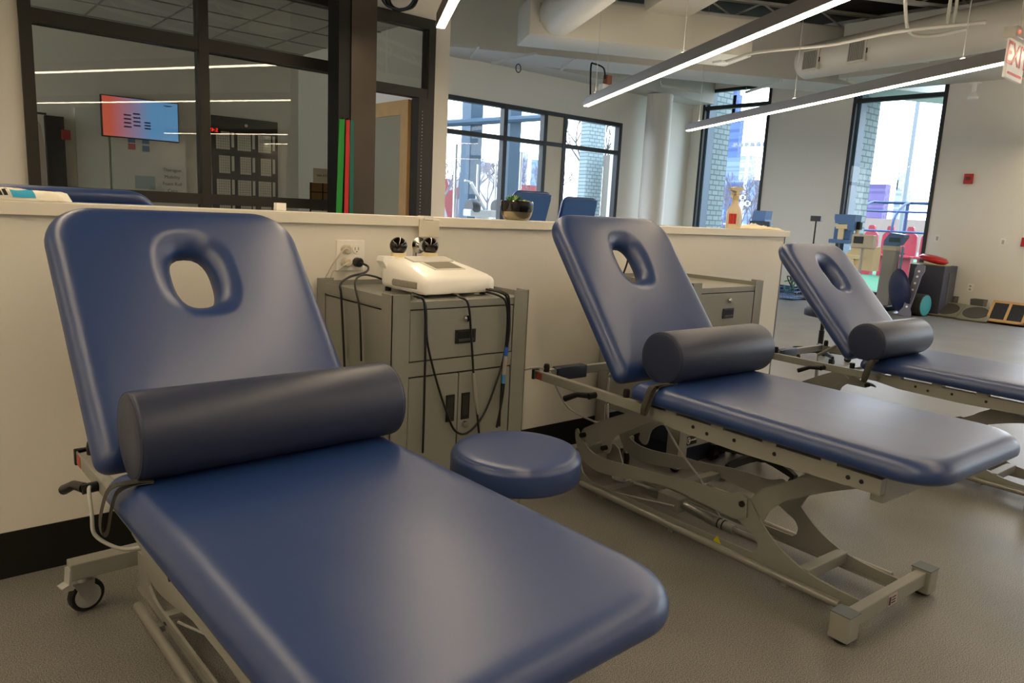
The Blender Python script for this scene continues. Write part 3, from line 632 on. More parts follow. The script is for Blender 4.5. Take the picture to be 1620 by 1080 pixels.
# plant
p=at(820,347,'y',.03)
t=thing('potted_succulent','succulents in a round bowl, black above silver, on the ledge','potted plant',(p.x,.045,1.2055))
R=.079
b=B(); b.lathe([(.052,0),(.060,.004),(.070,.02),(.0765,.04)],40); b.build('pot_base',mat('silver_glaze',(160,150,130),.15,metal=.7),t,True)
b=B(); b.lathe([(.0765,.04),(R,.055),(R,.088),(R-.004,.091),(R-.007,.088),(R-.007,.07)],40); b.build('pot',mat('black_glaze',(26,24,24),.12,coat=.5),t,True)
B().lathe([(R-.008,.07),(R-.01,.078)],30).build('soil',mat('soil',(60,48,36),.9),t)
random.seed(5)
def rosette(c,n,L_,w_,m,up=.7):
    b=B()
    for k in range(n):
        a=k*2.4; e=up+.5*random.random(); l=L_*(.7+.4*random.random())
        d=Vector((math.cos(a)*math.cos(e),math.sin(a)*math.cos(e),math.sin(e))); s_=Vector((-math.sin(a),math.cos(a),0)); nrm=d.cross(s_)
        rings=[]
        for f,ww in((0,.3),(.25,.9),(.55,1),(.8,.6),(1,.05)):
            q=Vector(c)+d*l*f+Vector((0,0,-.012*f*f)); rings.append([q+s_*w_*ww*math.cos(g)+nrm*w_*.35*ww*math.sin(g) for g in (0,PI/3,2*PI/3,PI,4*PI/3,5*PI/3)])
        b.loops(rings)
    b.build('succulent_leaves',m,t,'all')
g1=mat('green_leaf',(86,140,60),.45);g2=mat('yellow_green_leaf',(150,170,80),.45);g3=mat('dark_green_leaf',(54,92,60),.5)
rosette((-.04,0,.078),16,.05,.009,g1,.8);rosette((.03,-.02,.078),14,.042,.011,g2,.5);rosette((.025,.03,.078),14,.055,.008,g3,.9);rosette((-.01,.02,.078),12,.055,.006,g2,1.0)
# spray bottle
t=thing('spray_bottle','white trigger spray bottle with a red label on the ledge','spray bottle',(4.125,.05,1.2055)); t.scale=(1.35,1.25,1)
b=B()
prof=[(.04,.03,0),(.044,.033,.006),(.044,.033,.10),(.038,.03,.118),(.022,.02,.145),(.015,.015,.17),(.014,.014,.185)]
b.loops([[(a*math.cos(q),c_*math.sin(q),z) for q in [2*PI*k/28 for k in range(28)]] for a,c_,z in prof]); b.build('bottle',mat('milky_plastic',(228,212,184),.35),t,'all')
b=B(); b.lathe([(.017,.18),(.017,.205),(.013,.21)],20); b.prism([(-.045,.24),(-.045,.252),(-.01,.262),(.035,.26),(.045,.245),(.02,.235),(.015,.205),(-.012,.205),(-.014,.232)],-.011,.011,'y'); b.prism([(-.014,.235),(-.03,.225),(-.036,.195),(-.03,.195),(-.024,.218),(-.01,.222)],-.005,.005,'y'); b.build('trigger_head',mat('beige_trigger',(214,196,156),.4),t)
def wrap(nm,a0,a1,z0,z1,m):
    b=B(); n=12; g=[[b.bm.verts.new((.0446*math.cos(a0+(a1-a0)*k/n),.0336*math.sin(a0+(a1-a0)*k/n),z)) for k in range(n+1)] for z in(z0,z1)]
    for k in range(n): b.bm.faces.new((g[0][k],g[0][k+1],g[1][k+1],g[1][k]))
    return b.build(nm,m,t,'all')
wrap('label_white',math.radians(185),math.radians(330),.015,.095,mat('label_cream',(226,214,186),.5)); 
wrap('label_red',math.radians(186),math.radians(243),.03,.094,mat('label_red',(206,40,44),.5))
for k in range(4): 
    for v in b'': pass
wl=MATS['label_red']
# ------------------------------------------------------------------ pendants
U=Vector((.4648,.8854,0)); Wd=Vector((.8854,-.4648,0)); ZP=2.55
def pend(label,E,length):
    t=thing('pendant_light',label,'pendant light',(0,0,0),group=None)
    a0=E.dot(U); bb=E.dot(Wd)
    mx=Matrix((U,Wd,Vector((0,0,1)))).transposed().to_4x4()
    mx=Matrix(((U.x,Wd.x,0,0),(U.y,Wd.y,0,0),(0,0,1,0),(0,0,0,1)))
    b=B().box(a0-length,a0,bb-.034,bb+.034,ZP+.004,ZP+.10,.003,mx=mx); b.build('housing',mat('dark_grey_housing',(128,123,120),.4,metal=.3),t)
    B().box(a0-length+.005,a0-.005,bb-.029,bb+.029,ZP-.004,ZP+.006,mx=mx).build('diffuser',LED,t)
    B().box(a0-length+.02,a0-.02,bb-.025,bb+.025,ZP+.098,ZP+.1002,mx=mx).build('added_uplight_strip',ADDED_UPL,t)  # unseen glowing strip added on the housing to light the ceiling
    k=.35
    while k<length:
        b=B(); b.tube([mx@Vector((a0-k,bb,ZP+.1)),mx@Vector((a0-k,bb,HC))],.003,6); b.lathe([(.02,ZP+.1),(.02,ZP+.115)],12,tuple((mx@Vector((a0-k,bb,0)))))
        b.build('suspension_rod',greyp,t); k+=2.4
    return t
EA=at(927,168,'z',ZP);EB=at(1088,207,'z',ZP);EC=at(697,44,'z',ZP)
pend('long linear pendant light ending in the middle of the picture, top left to right diagonal',EA,10.2)
pend('long linear pendant light ending before the tall windows and passing the exit sign',EB,6.5)
pend('linear pendant light whose end shows at the top beside the office wall',EC,8.6)
# unseen pendants continuing the run; the far wall ones brighten that wall
def pend_ab(label,a,bb,l): pend(label,U*a+Wd*bb,l)
sp=EA.dot(Wd)-EC.dot(Wd)
bC=EC.dot(Wd)
pend_ab('linear pendant light above the camera, left of the row',1.6,bC-sp,8)
pend_ab('linear pendant light over the left end of the room',.2,bC-2*sp,7)
pend_ab('added linear pendant light near the far wall, right of the row out of view',6.3,bC+4*sp,12)  # added out of view for more light on the far wall
pend_ab('linear pendant light over the right part of the room, out of the picture',4.4,bC+3*sp,10)  # unseen; carried further forward to brighten the far wall
# ------------------------------------------------------------------ ceiling structure and ducts
GM=Matrix(((U.x,Wd.x,0,0),(U.y,Wd.y,0,0),(0,0,1,0),(0,0,0,1)))
def G(px,py,z):
    q=at(px,py,'z',z); return q.dot(U),q.dot(Wd)
struct('ceiling_beam',B().box(8.6,9.42,-1,11.9,3.5,4.35,mx=GM),ceilm)
struct('ceiling_soffit',B().box(11.4,XF,-9,3.3,3.5,4.3),ceilm)
struct('ceiling_back_soffit',B().box(GE,XF,YW-.5,YW,3.52,4.0),ceilm)
# joists
b=B()
for k in range(9):
    a=-4+k*1.6
    b.box(a,a+.1,-4,12,4.38,4.42,mx=GM); b.box(a,a+.1,-4,12,4.62,4.66,mx=GM)
    for j in range(16): b.tube([GM@Vector((a+.05,-4+j,4.4)),GM@Vector((a+.05,-3.5+j,4.64))],.015,6); b.tube([GM@Vector((a+.05,-3.5+j,4.64)),GM@Vector((a+.05,-3+j,4.4))],.015,6)
struct('trim_5',b,ceilm)
def duct(name,label,b,m=ductm): return b.build(name,m,None,True,label=label,cat='air duct')
a1,b1=G(874,33,3.45); a2,_=G(960,73,3.3)
duct('rectangular_duct','long rectangular white duct running across below the deck',B().box(6.75,7.45,3.3,6.25,3.35,3.8,.01,mx=GM))
# round duct with elbow at top centre
b=B(); pc=at(835,50,'z',3.55); ac,bc=pc.dot(U),pc.dot(Wd)
b.tube([GM@Vector(v) for v in smooth([(1.0,bc+.35,3.6),(3,bc+.3,3.6),(5.6,bc+.25,3.6),(ac-.2,bc+.22,3.6),(7.0,bc+.55,3.6),(7.1,bc+1.1,3.6)],5)],.24,28)
rd=b.build('round_duct',ductm,None,True,label='round white duct with an elbow at the top centre',cat='air duct')
b=B().box(ac-.75,ac-.45,bc-.03,bc-.0,3.5,3.72,mx=GM); b.build('grille',greyp,rd)
# round duct on right with grilles
z=3.55; e0=at(1275,110,'z',3.45); e1=at(1500,70,'z',3.45)
dv=(e1-e0); dv.z=0; L_=dv.length; dv.normalize()
pts=[Vector((e0.x,e0.y,z))-dv*.05,Vector((e0.x,e0.y,z)),Vector((e0.x,e0.y,z))+dv*L_*.45,Vector((e1.x,e1.y,z)),Vector((e1.x,e1.y,z))+dv*2]
t=thing('round_duct','round white duct with two square grilles above the right side','air duct',(0,0,0))
b=B(); b.tube(pts[:1]+pts[1:],[.20,.235,.24,.26,.26],32); b.build('duct_body',ductm,t,True)
nrm=Vector((dv.y,-dv.x,0)); 
if nrm.dot(CAM-e0)<0: nrm=-nrm
for kk in(.28,1.02):
    c=Vector((e0.x,e0.y,z-.04))+dv*kk+nrm*.235
    mx=Matrix((dv,nrm,Vector((0,0,1)))).transposed().to_4x4(); mx.translation=c
    b=B(); b.box(-.14,.14,-.03,.015,-.14,.14,.004,mx=mx); g=b.build('grille_frame',ductm,t)
    b=B(); b.box(-.115,.115,.014,.018,-.115,.115,mx=mx); b.build('grille_backing',mat('grille_grey',(120,118,110),.6),g)
    b=B()
    for k in range(9): b.box(-.115+k*.028,-.109+k*.028,.016,.024,-.115,.115,mx=mx)
    b.build('grille_vanes',greyp,g)
    B().lathe([(.008,.0),(.008,.06)],8,mx=mx@Matrix.Translation((.17,.03,-.05))).build('damper_lever',blackm,g)
# second round duct further right/top, diagonal flat duct
t0=at(1430,40,'z',3.9); t1_=at(1600,20,'z',3.9)
duct('round_duct','wide round duct rising out at the top right corner',B().tube([GM@Vector((5.6,8.9,4.1)),GM@Vector((5.2,9.6,4.1)),GM@Vector((4.9,9.9,4.1))],.27,28))
duct('rectangular_duct','slanting flat duct at the top between the two long lights',B().box(2.0,6.8,4.75,5.35,3.75,4.15,.01,mx=GM))
duct('rectangular_duct','wide shallow box duct at the top centre, above the first long light',B().box(1.5,6.2,3.7,4.5,3.95,4.25,.02,mx=GM))
# pipes
def pipe(label,pts,r=.02): return B().tube(pts,r,10).build('pipe',ceilm,None,True,label=label,cat='pipe')
P=lambda px,py,z: at(px,py,'z',z)
pipe('white sprinkler pipe bending down to a square sensor',smooth([P(1140,100,3.2),P(1165,92,3.2),P(1190,84,3.22),P(1240,78,3.22),P(1320,70,3.22),P(1420,50,3.24),P(1560,35,3.24)],4),.018)
B().box(-.07,.07,-.07,.07,0,.03,.005,mx=Matrix.Translation(P(1139,101,3.17))).build('ceiling_sensor',white,label='small square white ceiling sensor at the end of the bent pipe',cat='sensor')
pipe('white U shaped conduit hanging at the top right',smooth([P(1432,-40,3.6),P(1432,0,3.5),P(1436,45,3.3),P(1450,56,3.26),P(1480,56,3.26),P(1530,46,3.26)],5),.018)
for i,(px,py,l) in enumerate(((1498,40,'left'),(1508,42,'right'))): 
    q=P(px,py,3.3); pipe('thin white vertical conduit near the top right, %s one of the pair'%l,[q,(q.x,q.y,HC)],.016)
def strut(label,pa,pb,za=3.42,zb=3.42,top=3.499):
    t=thing('strut_channel',label,'strut',(0,0,0))
    A_=P(*pa,za);B_=P(*pb,zb); B().tube([A_,B_],.022,4).build('channel',ceilm,t); 
    b=B(); b.tube([A_,(A_.x,A_.y,HC if top is None else top)],.005,6); b.build('threaded_rod',ceilm,t); b=B(); b.tube([B_,(B_.x,B_.y,HC if top is None else top)],.005,6); b.build('threaded_rod',ceilm,t)
strut('thin white strut under the beam left of the round duct',(745,92),(758,72)); strut('long white strut channel under the beam, centre left',(778,100),(850,84)); strut('short white strut under the long duct',(888,110),(910,92))
strut('white strut channel above the mid window, left',(1045,135),(1110,146)); strut('white strut channel just above the tall middle window',(1180,146),(1236,128)); strut('white strut channel beside the round duct end',(1340,127),(1372,138)); strut('white strut channel high on the right',(1425,95),(1470,97)); strut('thin white strut in the ceiling left of the exit sign',(1530,75),(1585,62))
# projector-like sensor on far wall side
t=thing('ceiling_speaker','white pendant speaker hanging from the soffit right of the tall windows','speaker',tuple(at(1540,148,'x',12.4)))
b=B(); b.lathe([(.07,-.08),(.075,-.05),(.05,.0),(.03,.02),(.03,.13),(.09,.135),(.09,.15)],24); b.build('speaker_body',white,t,True)
# conduit loops
def ring(label,px,py,y,r,m): 
    c=at(px,py,'y',y); return B().tube([(c.x+r*.8*math.cos(a),c.y,c.z+r*math.sin(a)) for a in [2*PI*k/24 for k in range(25)]],.008,6).build('cable_coil',m,None,True,label=label,cat='cable')
ring('small dark blue cable coil under the beam',820,108,6.3,.06,mat('dark_blue_cable',(40,50,80),.5))
t=thing('junction_box','orange tagged junction box with bent black conduit above the window wall','junction box',(0,0,0))
q=at(962,125,'y',5.0); b=B(); b.box(q.x-.05,q.x+.05,4.97,5.05,q.z-.07,q.z+.05); b.build('orange_box',mat('orange_tag',(150,90,60),.6),t)
b=B(); b.box(q.x-.12,q.x+.0,4.98,5.06,q.z-.2,q.z-.08); b.build('white_box',white,t)
cable('conduit',[tuple(at(934,150,'y',5.0)),tuple(at(935,105,'y',5.0)),tuple(at(940,101,'y',5.0)),tuple(at(955,108,'y',5.0)),tuple(at(957,125,'y',5.0))],.012,blackm,t)
B().tube([(q.x,5.02,q.z+.05),(q.x,5.02,HC)],.006,6).build('hanger_rod',ceilm,t)
t=thing('cable_bundle','bundle of dark cables hanging over the office door','cable',(0,0,0))
y=YG-.12
for k,(dx,m_) in enumerate(((0,blackm),(6,mat('dark_green_cable',(40,60,50),.5)),(12,black),(-8,mat('dark_blue_cable',(40,50,80),.5)))):
    cable('loop',[tuple(at(601+dx,-30,'y',y)),tuple(at(612+dx*.5,5,'y',y-.01*k)),tuple(at(630+dx*.4,17-k,'y',y-.01*k)),tuple(at(650+dx*.4,10,'y',y-.01*k)),tuple(at(659+dx*.2,-12,'y',y)),tuple(at(650,-40,'y',y))],.009,m_,t)
# exit sign
ec=at(1597,80,'z',2.42)
t=thing('exit_sign','white exit sign with red letters hanging at the right edge','exit sign',(ec.x,ec.y,2.37))
sx_=Vector((.9,-.43,0)).normalized(); sx_=Vector((1,0,0))
mx=Matrix((sx_,Vector((0,0,1)),sx_.cross(Vector((0,0,1))))).transposed().to_4x4()
B().box(0,.32,-.11,.13,-.022,-.002,.003,mx=mx).build('sign_body',mat('sign_white',(238,234,224),.35,emit=(255,240,225),estr=.1),t)
for sgn in(1,):
    text('letters','EXIT',.2,mat('sign_red',(206,40,36),.4,emit=(255,40,30),estr=.06),t,mx@Matrix.Translation((.165,.035,.0)),.001)
B().box(.03,.29,-.085,-.07,-.002,.0005,mx=mx).build('red_bar',MATS['sign_red'],t)
B().box(-.01,.33,.13,.2,-.05,.03,.006,mx=mx).build('sign_canopy',white,t)
b=B(); b.sphere((.0,.0,.0),.008,mx=mx@Matrix.Translation((.03,.165,.032))); b.build('indicator_lamp',emat('red_lamp',(255,60,40),3),t,True)
q=mx@Vector((.16,.2,-.01)); B().tube([q,(q.x,q.y,HC-2.37)],.008,8).build('hanger_rod',white,t)
# ------------------------------------------------------------------ wall fittings on the far wall
def wallbox(name,label,cat,px,py,w,h,d,m,extra=None):
    c=at(px,py,'x',XF); t=thing(name,label,cat,(XF,c.y,c.z)); B().box(-d,0,-w/2,w/2,-h/2,h/2,min(.004,d/3)).build('cover_plate' if d<.02 else 'housing',m,t)
    if extra: extra(t)
    return t
def ex_fire(t): B().box(-.062,-.045,-.03,.03,-.02,.03,.004).build('strobe_lens',mat('strobe_dark_red',(110,20,24),.3),t)
wallbox('fire_alarm','red fire alarm box high on the far wall','fire alarm',1533,283,.12,.15,.045,redp,ex_fire)
def ex_sw(t): B().box(-.016,-.009,-.015,.015,-.03,.03,.002).build('rocker',greyp,t)
wallbox('light_switch','light switch beside the right tall window','switch',1483,377,.08,.12,.01,white,ex_sw)
wallbox('light_switch','light switch further right on the far wall, above the floor trays','switch',1587,383,.08,.12,.01,white,ex_sw)
def ex_o(t):
    for z_ in(-.025,.025): B().box(-.013,-.009,-.015,.015,z_-.014,z_+.014,.002).build('socket',greyp,t)
wallbox('outlet','white outlet low on the far wall between switch and trays','outlet',1535,455,.08,.12,.01,white,ex_o)
wallbox('fire_alarm_pull','red pull station cut by the right edge of the picture','fire alarm',1623,383,.1,.13,.04,redp)
B().box(-.03,-.003,-.004,.03,0,.03).bm.free()
# ------------------------------------------------------------------ far props
# therapy cart
def X(px,py,x): return at(px,py,'x',x)
xc=11.3; c=X(1350,400,xc)
t=thing('therapy_cart','pole cart with blue bin on top and cream device below, before the right window','cart',(xc,c.y,0))
b=B(); b.tube([(0,-.02,.1),(0,-.02,1.26)],.03,12); 
for k in range(5):
    a=2*PI*k/5; b.tube([(0,0,.1),(.26*math.cos(a),.26*math.sin(a),.07)],.02,8)
b.build('stand_pole',cream,t,True)
for k in range(5):
    a=2*PI*k/5; B().lathe([(.03,-.012),(.035,0),(.03,.012)],14,(.26*math.cos(a),.26*math.sin(a),.035),'x').build('caster',blackm,t,True)
B().prism([(.30,1.38),(.30,1.44),(-.02,1.44),(-.02,1.22),(.06,1.20),(.10,1.30),(.28,1.30)],-.13,.08,'x').build('blue_bin',bluep,t)
B().box(-.16,.02,.02,.34,1.00,1.06,.01).build('blue_tray',bluep,t)
B().box(-.1,.02,.04,.3,1.06,1.25,.01).build('blue_box',mat('mid_blue',(70,108,160),.4),t)
b=B(); b.box(-.14,-.1,.08,.26,1.22,1.29,.006); b.box(-.13,-.1,.13,.22,1.06,1.23,.004); b.build('device_face',cream,t)
B().box(-.06,.02,-.08,.06,1.22,1.34,.01).build('clamp',black,t)
b=B(); b.prism([(-.35,.62),(-.35,.98),(.0,.98),(.0,.9),(.06,.86),(.10,.80),(.08,.62)],-.1,.14,'x'); b.build('lower_device',cream,t)
b=B(); b.box(-.14,-.1,-.2,.1,.78,.84,.006); b.box(-.13,-.1,-.08,.08,.66,.78,.004); b.build('lower_face',mat('pale_cream',(240,228,190),.4),t)
c=X(1366,382,10.75)
t=thing('monitor','small grey monitor between the blue bin cart and the tall device','monitor',(10.75,c.y,0))
B().box(-.05,.08,-.16,.16,c.z-.1,c.z+.1,.02).build('monitor_body',mat('pale_grey_box',(190,184,166),.45),t)
B().box(-.055,-.049,-.02,.12,c.z-.03,c.z+.07).build('screen',mat('dark_screen',(40,46,52),.2),t)
b=B(); b.tube([(0,0,c.z-.1),(0,0,.05)],.02,10); b.lathe([(.18,0),(.18,.03),(.05,.06)],24); b.build('stand',greyp,t,True)
# tall device
c=X(1406,430,11.9)
t=thing('tower_device','tall grey scanner column with tilted blue console before the right window','exercise machine',(11.9,c.y,0)); t.scale=(.8,.72,1)
b=B(); b.loops([[(x*s_,y*s_+o_,z_) for x,y in((-.12,-.13),(.12,-.13),(.12,.13),(-.12,.13))] for z_,s_,o_ in((.08,1.05,.0),(.9,.95,-.0),(.98,1,0))]); b.build('column',mat('warm_grey_plastic',(150,146,140),.45),t)
B().box(-.14,.12,-.14,.14,.93,1.0,.01).build('collar',mat('pale_grey_box',(190,184,166),.45),t)
b=B(); b.prism([(.14,1.0),(.13,1.08),(.02,1.20),(-.26,1.18),(-.27,1.14),(-.17,1.02),(-.1,1.0)],-.12,.12,'x'); b.build('console',mat('steel_blue_plastic',(90,120,165),.35),t)
B().box(-.125,-.119,-.2,.03,1.06,1.13,.0).build('console_screen',mat('teal_screen',(50,80,90),.2),t)
b=B(); b.tube([(.02,-.2,.05),(.02,-.22,1.0)],.025,10); 
for z_ in(.35,.62,.9): b.tube([(.02,-.12,z_),(.02,-.27,z_)],.012,8)
b.build('side_rail',mat('pale_blue_plastic',(120,160,200),.4),t,True)
B().box(-.3,.2,-.2,.25,0,.08,.02).build('foot_plate',black,t)
# camera stand
c=X(1291,350,11.9)
t=thing('tripod_stand','thin black stand with a small flat box on top, left of the right window','stand',(11.9,c.y,0))
b=B(); b.tube([(0,0,.02),(0,0,c.z+.01)],.012,8); b.lathe([(.15,0),(.15,.02)],24); b.build('pole',blackm,t,True)
B().box(-.03,.03,-.09,.09,c.z,c.z+.09,.004,).build('flat_box',mat('dark_grey_plastic',(60,60,58),.4),t)
# plyo box, disc etc
by=1.86; 
t=thing('plyo_box','tall dark grey foam box against the far wall','plyo box',(12.15,by,0))
B().box(-.2,.3,-.28,.22,0,.75,.01).build('foam_block',mat('charcoal_vinyl',(62,64,78),.5),t)
B().box(.0,.25,-.285,-.279,.1,.65).build('side_panel',mat('grey_vinyl',(84,84,84),.6),t)
b=B(); b.lathe([(.05,-.055),(.17,-.04),(.21,0),(.17,.04),(.05,.055)],36,mx=Matrix.Translation((12.16,by-.03,.834))@Matrix.Rotation(math.radians(12),4,'X')); b.build('balance_cushion',redp,None,'all',label='red inflated balance cushion on the dark foam box',cat='cushion')
cable('resistance_tube',[(11.95,by+.2,.756),(11.97,by+.05,.775),(11.95,by-.12,.758),(12.0,by-.27,.757),(12.2,by-.27,.757)],.006,mat('yellow_tube',(200,190,60),.5),label='thin yellow tube lying under the red cushion',cat='resistance tube')
c=at(1424,456,'x',11.6)
mx=Matrix.Translation((11.6,c.y,.345))@Matrix.Rotation(math.radians(-42),4,'Z')@Matrix.Rotation(math.radians(-8),4,'Y')
b=B(); b.lathe([(.05,-.07),(.2,-.06),(.30,-.03),(.335,0),(.30,.012)],40,axis='x',mx=mx); b.build('balance_dome',mat('deep_navy_plastic',(36,44,84),.35),None,'all',label='big navy balance board disc standing on edge against the foam box',cat='balance board')
pa=at(1431,493,'x',11.4); pb=at(1452,414,'x',11.4)
t=thing('stretch_board','grey plank with white studs leaning on the foam box','board',(11.4,pa.y,0),0)
mx=Matrix.Translation((0,0,.0))@Matrix.Rotation(math.atan2(pa.y-pb.y,.78),4,'X')@Matrix.Rotation(math.radians(12),4,'Y')
b=B(); b.prism([(-.1,0),(.1,0),(.085,.05),(.05,.12),(.05,.62),(.07,.70),(.05,.78),(-.05,.78),(-.07,.70),(-.05,.62),(-.05,.12),(-.085,.05)],-.015,.015,'x',mx=mx); b.build('plank',mat('slate_plastic',(112,114,132),.5),t)
for z_ in(.14,.26,.40,.50,.60,.68): B().lathe([(.016,-.02),(.016,-.015)],12,(0,0,z_),'x',mx=mx).build('stud',white,t)
c=X(1455,480,11.7)
t=thing('foam_wheel','black yoga wheel with teal inner rim on the floor by the foam box','yoga wheel',(11.7,c.y,.165))
mx=Matrix.Rotation(math.radians(-7),4,'Z')
b=B(); b.lathe([(.15,-.09),(.165,-.085),(.165,.085),(.15,.09)],40,axis='y',mx=mx,caps=False); b.lathe([(.148,-.089),(.148,.089)],40,axis='y',mx=mx,caps=False); b.build('tyre',mat('dark_olive_foam',(52,52,48),.8),t,True)
b=B(); b.lathe([(.152,-.0915),(.118,-.0915),(.118,-.06),(.152,-.06)],40,axis='y',mx=mx,caps=False); b.lathe([(.0,-.088),(.119,-.088)],40,axis='y',mx=mx,caps=False); b.build('rim',teal,t,True)
# floor trays
for k,(px,py,l) in enumerate(((1490,495,'left'),(1536,502,'right'))):
    c=at(px,py+6,'z',0); t=thing('force_plate','dark oval floor tray tilted up below the outlet, %s of the two'%l,'floor tray',(c.x-.02,c.y,0))
    mt=Matrix.Rotation(math.radians(-27),4,'Y')
    B().box(0,.40,-.2,.2,.0,.03,.012,mx=mt).build('tray',mat('olive_grey_metal',(132,130,112),.35,metal=.3),t)
    b=B(); b.loops([[mt@Vector((.2+.16*math.cos(q)*s_,.17*math.sin(q)*s_,z_)) for q in [2*PI*i/32 for i in range(32)]] for s_,z_ in((1,.0305),(.98,.036),(.9,.033))]); b.build('pad_surface',mat('dark_pad',(66,64,56),.6),t,True)
    b=B(); b.box(.30,.34,-.15,.15,0,.15); b.build('rear_support',blackm,t)
for k,(px,py,l) in enumerate(((1502,485,'left'),(1547,491,'right'))):
    c=at(px,py,'x',12.52); t=thing('waste_bin','small grey square bin on the floor behind the trays, %s of the two'%l,'bin',(12.5,c.y,0))
    b=B(); b.loops([[(x*s_,y*s_,z_) for x,y in((-.09,-.09),(.09,-.09),(.09,.09),(-.09,.09))] for z_,s_ in((0,.8),(.28,1))],True,False); b.loops([[(x*s_,y*s_,z_) for x,y in((-.09,-.09),(.09,-.09),(.09,.09),(-.09,.09))] for z_,s_ in((.28,.99),(.26,.93),(.02,.75))],False,True); b.build('bin_body',mat('dark_grey_bin',(92,92,88),.5),t)
    B().box(-.095,.095,-.095,.095,.262,.268).bm.free()
c=at(1560,500,'z',.05); b=B(); b.sphere((12.25,c.y,.08),.08,(1,1,1)); b.build('ball',mat('royal_blue',(40,60,160),.4),None,'all',label='small royal blue ball between trays and slant board',cat='ball')
c=at(1590,508,'z',.02)
t=thing('slant_board','wooden slant board with two black grip panels, right edge of the floor','slant board',(11.95,c.y-.09,0))
mx=Matrix.Translation((0,0,.03))@Matrix.Rotation(math.radians(-52),4,'Y')
b=B(); w2=.235
for y_ in(-w2,-.018,w2-.036): b.box(0,.36,y_,y_+.036,-.01,.012,mx=mx)
b.box(0,.04,-w2,w2,-.01,.012,mx=mx); b.box(.32,.36,-w2,w2,-.01,.012,mx=mx); b.box(.0,.3,-w2,w2,-.03,0.0); b.prism([(.24,.0),(.28,.0),(.25,.3),(.21,.3)],-w2,-w2+.02,'y'); b.prism([(.24,.0),(.28,.0),(.25,.3),(.21,.3)],w2-.02,w2,'y')
for v in b.bm.verts:
    if v.co.z<0: v.co.z=0
b.build('wood_frame',wood,t)
for y_ in(-w2+.036,.018): B().box(.04,.32,y_,y_+w2-.054,-.004,.008,mx=mx).build('grip_panel',mat('grip_black',(44,44,48),.9,noise=(40,.4)),t)
# basket with cables
c=X(1249,462,11.6)
t=thing('wire_basket','wire basket with green and black cables past the end of the half wall','basket',(11.6,c.y,0))
b=B()
for z_ in(.07,.14,.2): b.tube([(x,y,z_) for x,y in((-.15,-.16),(.15,-.16),(.15,.16),(-.15,.16),(-.15,-.16))],.005,5)
for k in range(6): b.tube([(-.15,-.16+k*.064,.2),(-.15,-.16+k*.064,.02)],.004,5); b.tube([(.15,-.16+k*.064,.2),(.15,-.16+k*.064,.02)],.004,5)
b.box(-.15,.15,-.16,.16,.02,.026); b.build('wire_frame',bluep,t)
random.seed(9)
for k in range(5):
    pts=[(random.uniform(-.12,.12),random.uniform(-.14,.14),random.uniform(.1,.42)) for _ in range(6)]
    cable('cable_loop',pts,.01,[black,mat('green_cable',(60,150,110),.5),black,MATS['green_cable'],black][k],t,5)
# fitness treadmill-like console seen behind bottle: blue bin
c=at(1207,347,'x',11.0)
t=thing('therapy_cart','blue topped console seen just above the crumpled paper towel','cart',(11.0,c.y,0))
B().prism([(-.13,c.z-.08),(.13,c.z-.08),(.15,c.z-.0),(.12,c.z+.14),(-.1,c.z+.14),(-.09,c.z+.0)],-.1,.1,'x').build('console',bluep,t)
B().box(-.14,-.08,-.2,.16,c.z-.13,c.z-.03,.01).build('dark_front',mat('dark_console',(44,52,66),.4),t)
b=B(); b.tube([(0,0,0.02),(0,0,c.z-.08)],.03,10); b.lathe([(.25,0),(.25,.03),(.08,.06)],24); b.build('stand',greyp,t,True)
# ------------------------------------------------------------------ tables behind the half wall
treatment_table('navy table behind the half wall, its raised back top showing beside the towel',(.46,.95,0),PI,.68,.86,detail=False)
treatment_table('raised blue table back behind the ledge, right behind the potted succulent',(7.0,5.55,0),math.radians(176),.80,1.25,detail=False)
treatment_table('raised blue table back in front of the window wall, between succulent and middle table',(8.35,5.9,0),math.radians(172),.76,1.3,detail=False)
c=at(1057,355,'y',2.6)
treatment_table('dark table back just showing over the ledge behind the middle table',(c.x,3.15,0),math.radians(180),.64,.78,detail=False)
# ------------------------------------------------------------------ office content
yo=6.17
b=B().box(1.50,1.80,yo,YO-.002,.5,2.06,.002); b.build('whiteboard',mat('whiteboard_white',(232,232,228),.2),label='plain whiteboard on the office back wall, left',cat='whiteboard')
t=thing('whiteboard','whiteboard with handwriting under the television in the office','whiteboard',(1.82,yo,0))
B().box(0,.75,0,.0298,.5,2.06,.002).build('board',MATS['whiteboard_white'],t)
mk=mat('marker_ink',(60,64,70),.6)
for k,s_ in enumerate(('Theragun','Mobility','Foam Roll','Core')): text('handwriting',s_,.05,mk,t,face_mx((.6,-.003,1.5-k*.075),(1,0,0),(0,0,1)),.0005)
for x_,z_,m_ in((.2,1.72,'pink_note'),(.34,1.71,'blue_note'),(.2,1.79,'blue_note'),(.34,1.79,'blue_note')): B().box(x_-.035,x_+.035,-.004,-.001,z_-.03,z_+.03).build('sticky_note',mat(m_,(210,110,110) if m_=='pink_note' else (110,150,190),.7),t)
b=B().box(.22,.42,-.004,-.001,1.28,1.42); b.build('paper_sheet',mat('pale_blue_paper',(170,190,200),.7),t)
t=thing('television','wall television showing a red and blue slide in the office','television',(1.74,yo-.06,1.81))
B().box(-.01,.75,0,.05,-.01,.41,.004).build('bezel',black,t); B().box(.25,.5,.05,.0898,.1,.3).build('wall_mount',black,t)
m=bpy.data.materials.new('tv_slide'); m.use_nodes=True; nt=m.node_tree; pb=nt.nodes['Principled BSDF']; pb.inputs['Base Color'].default_value=(0,0,0,1)
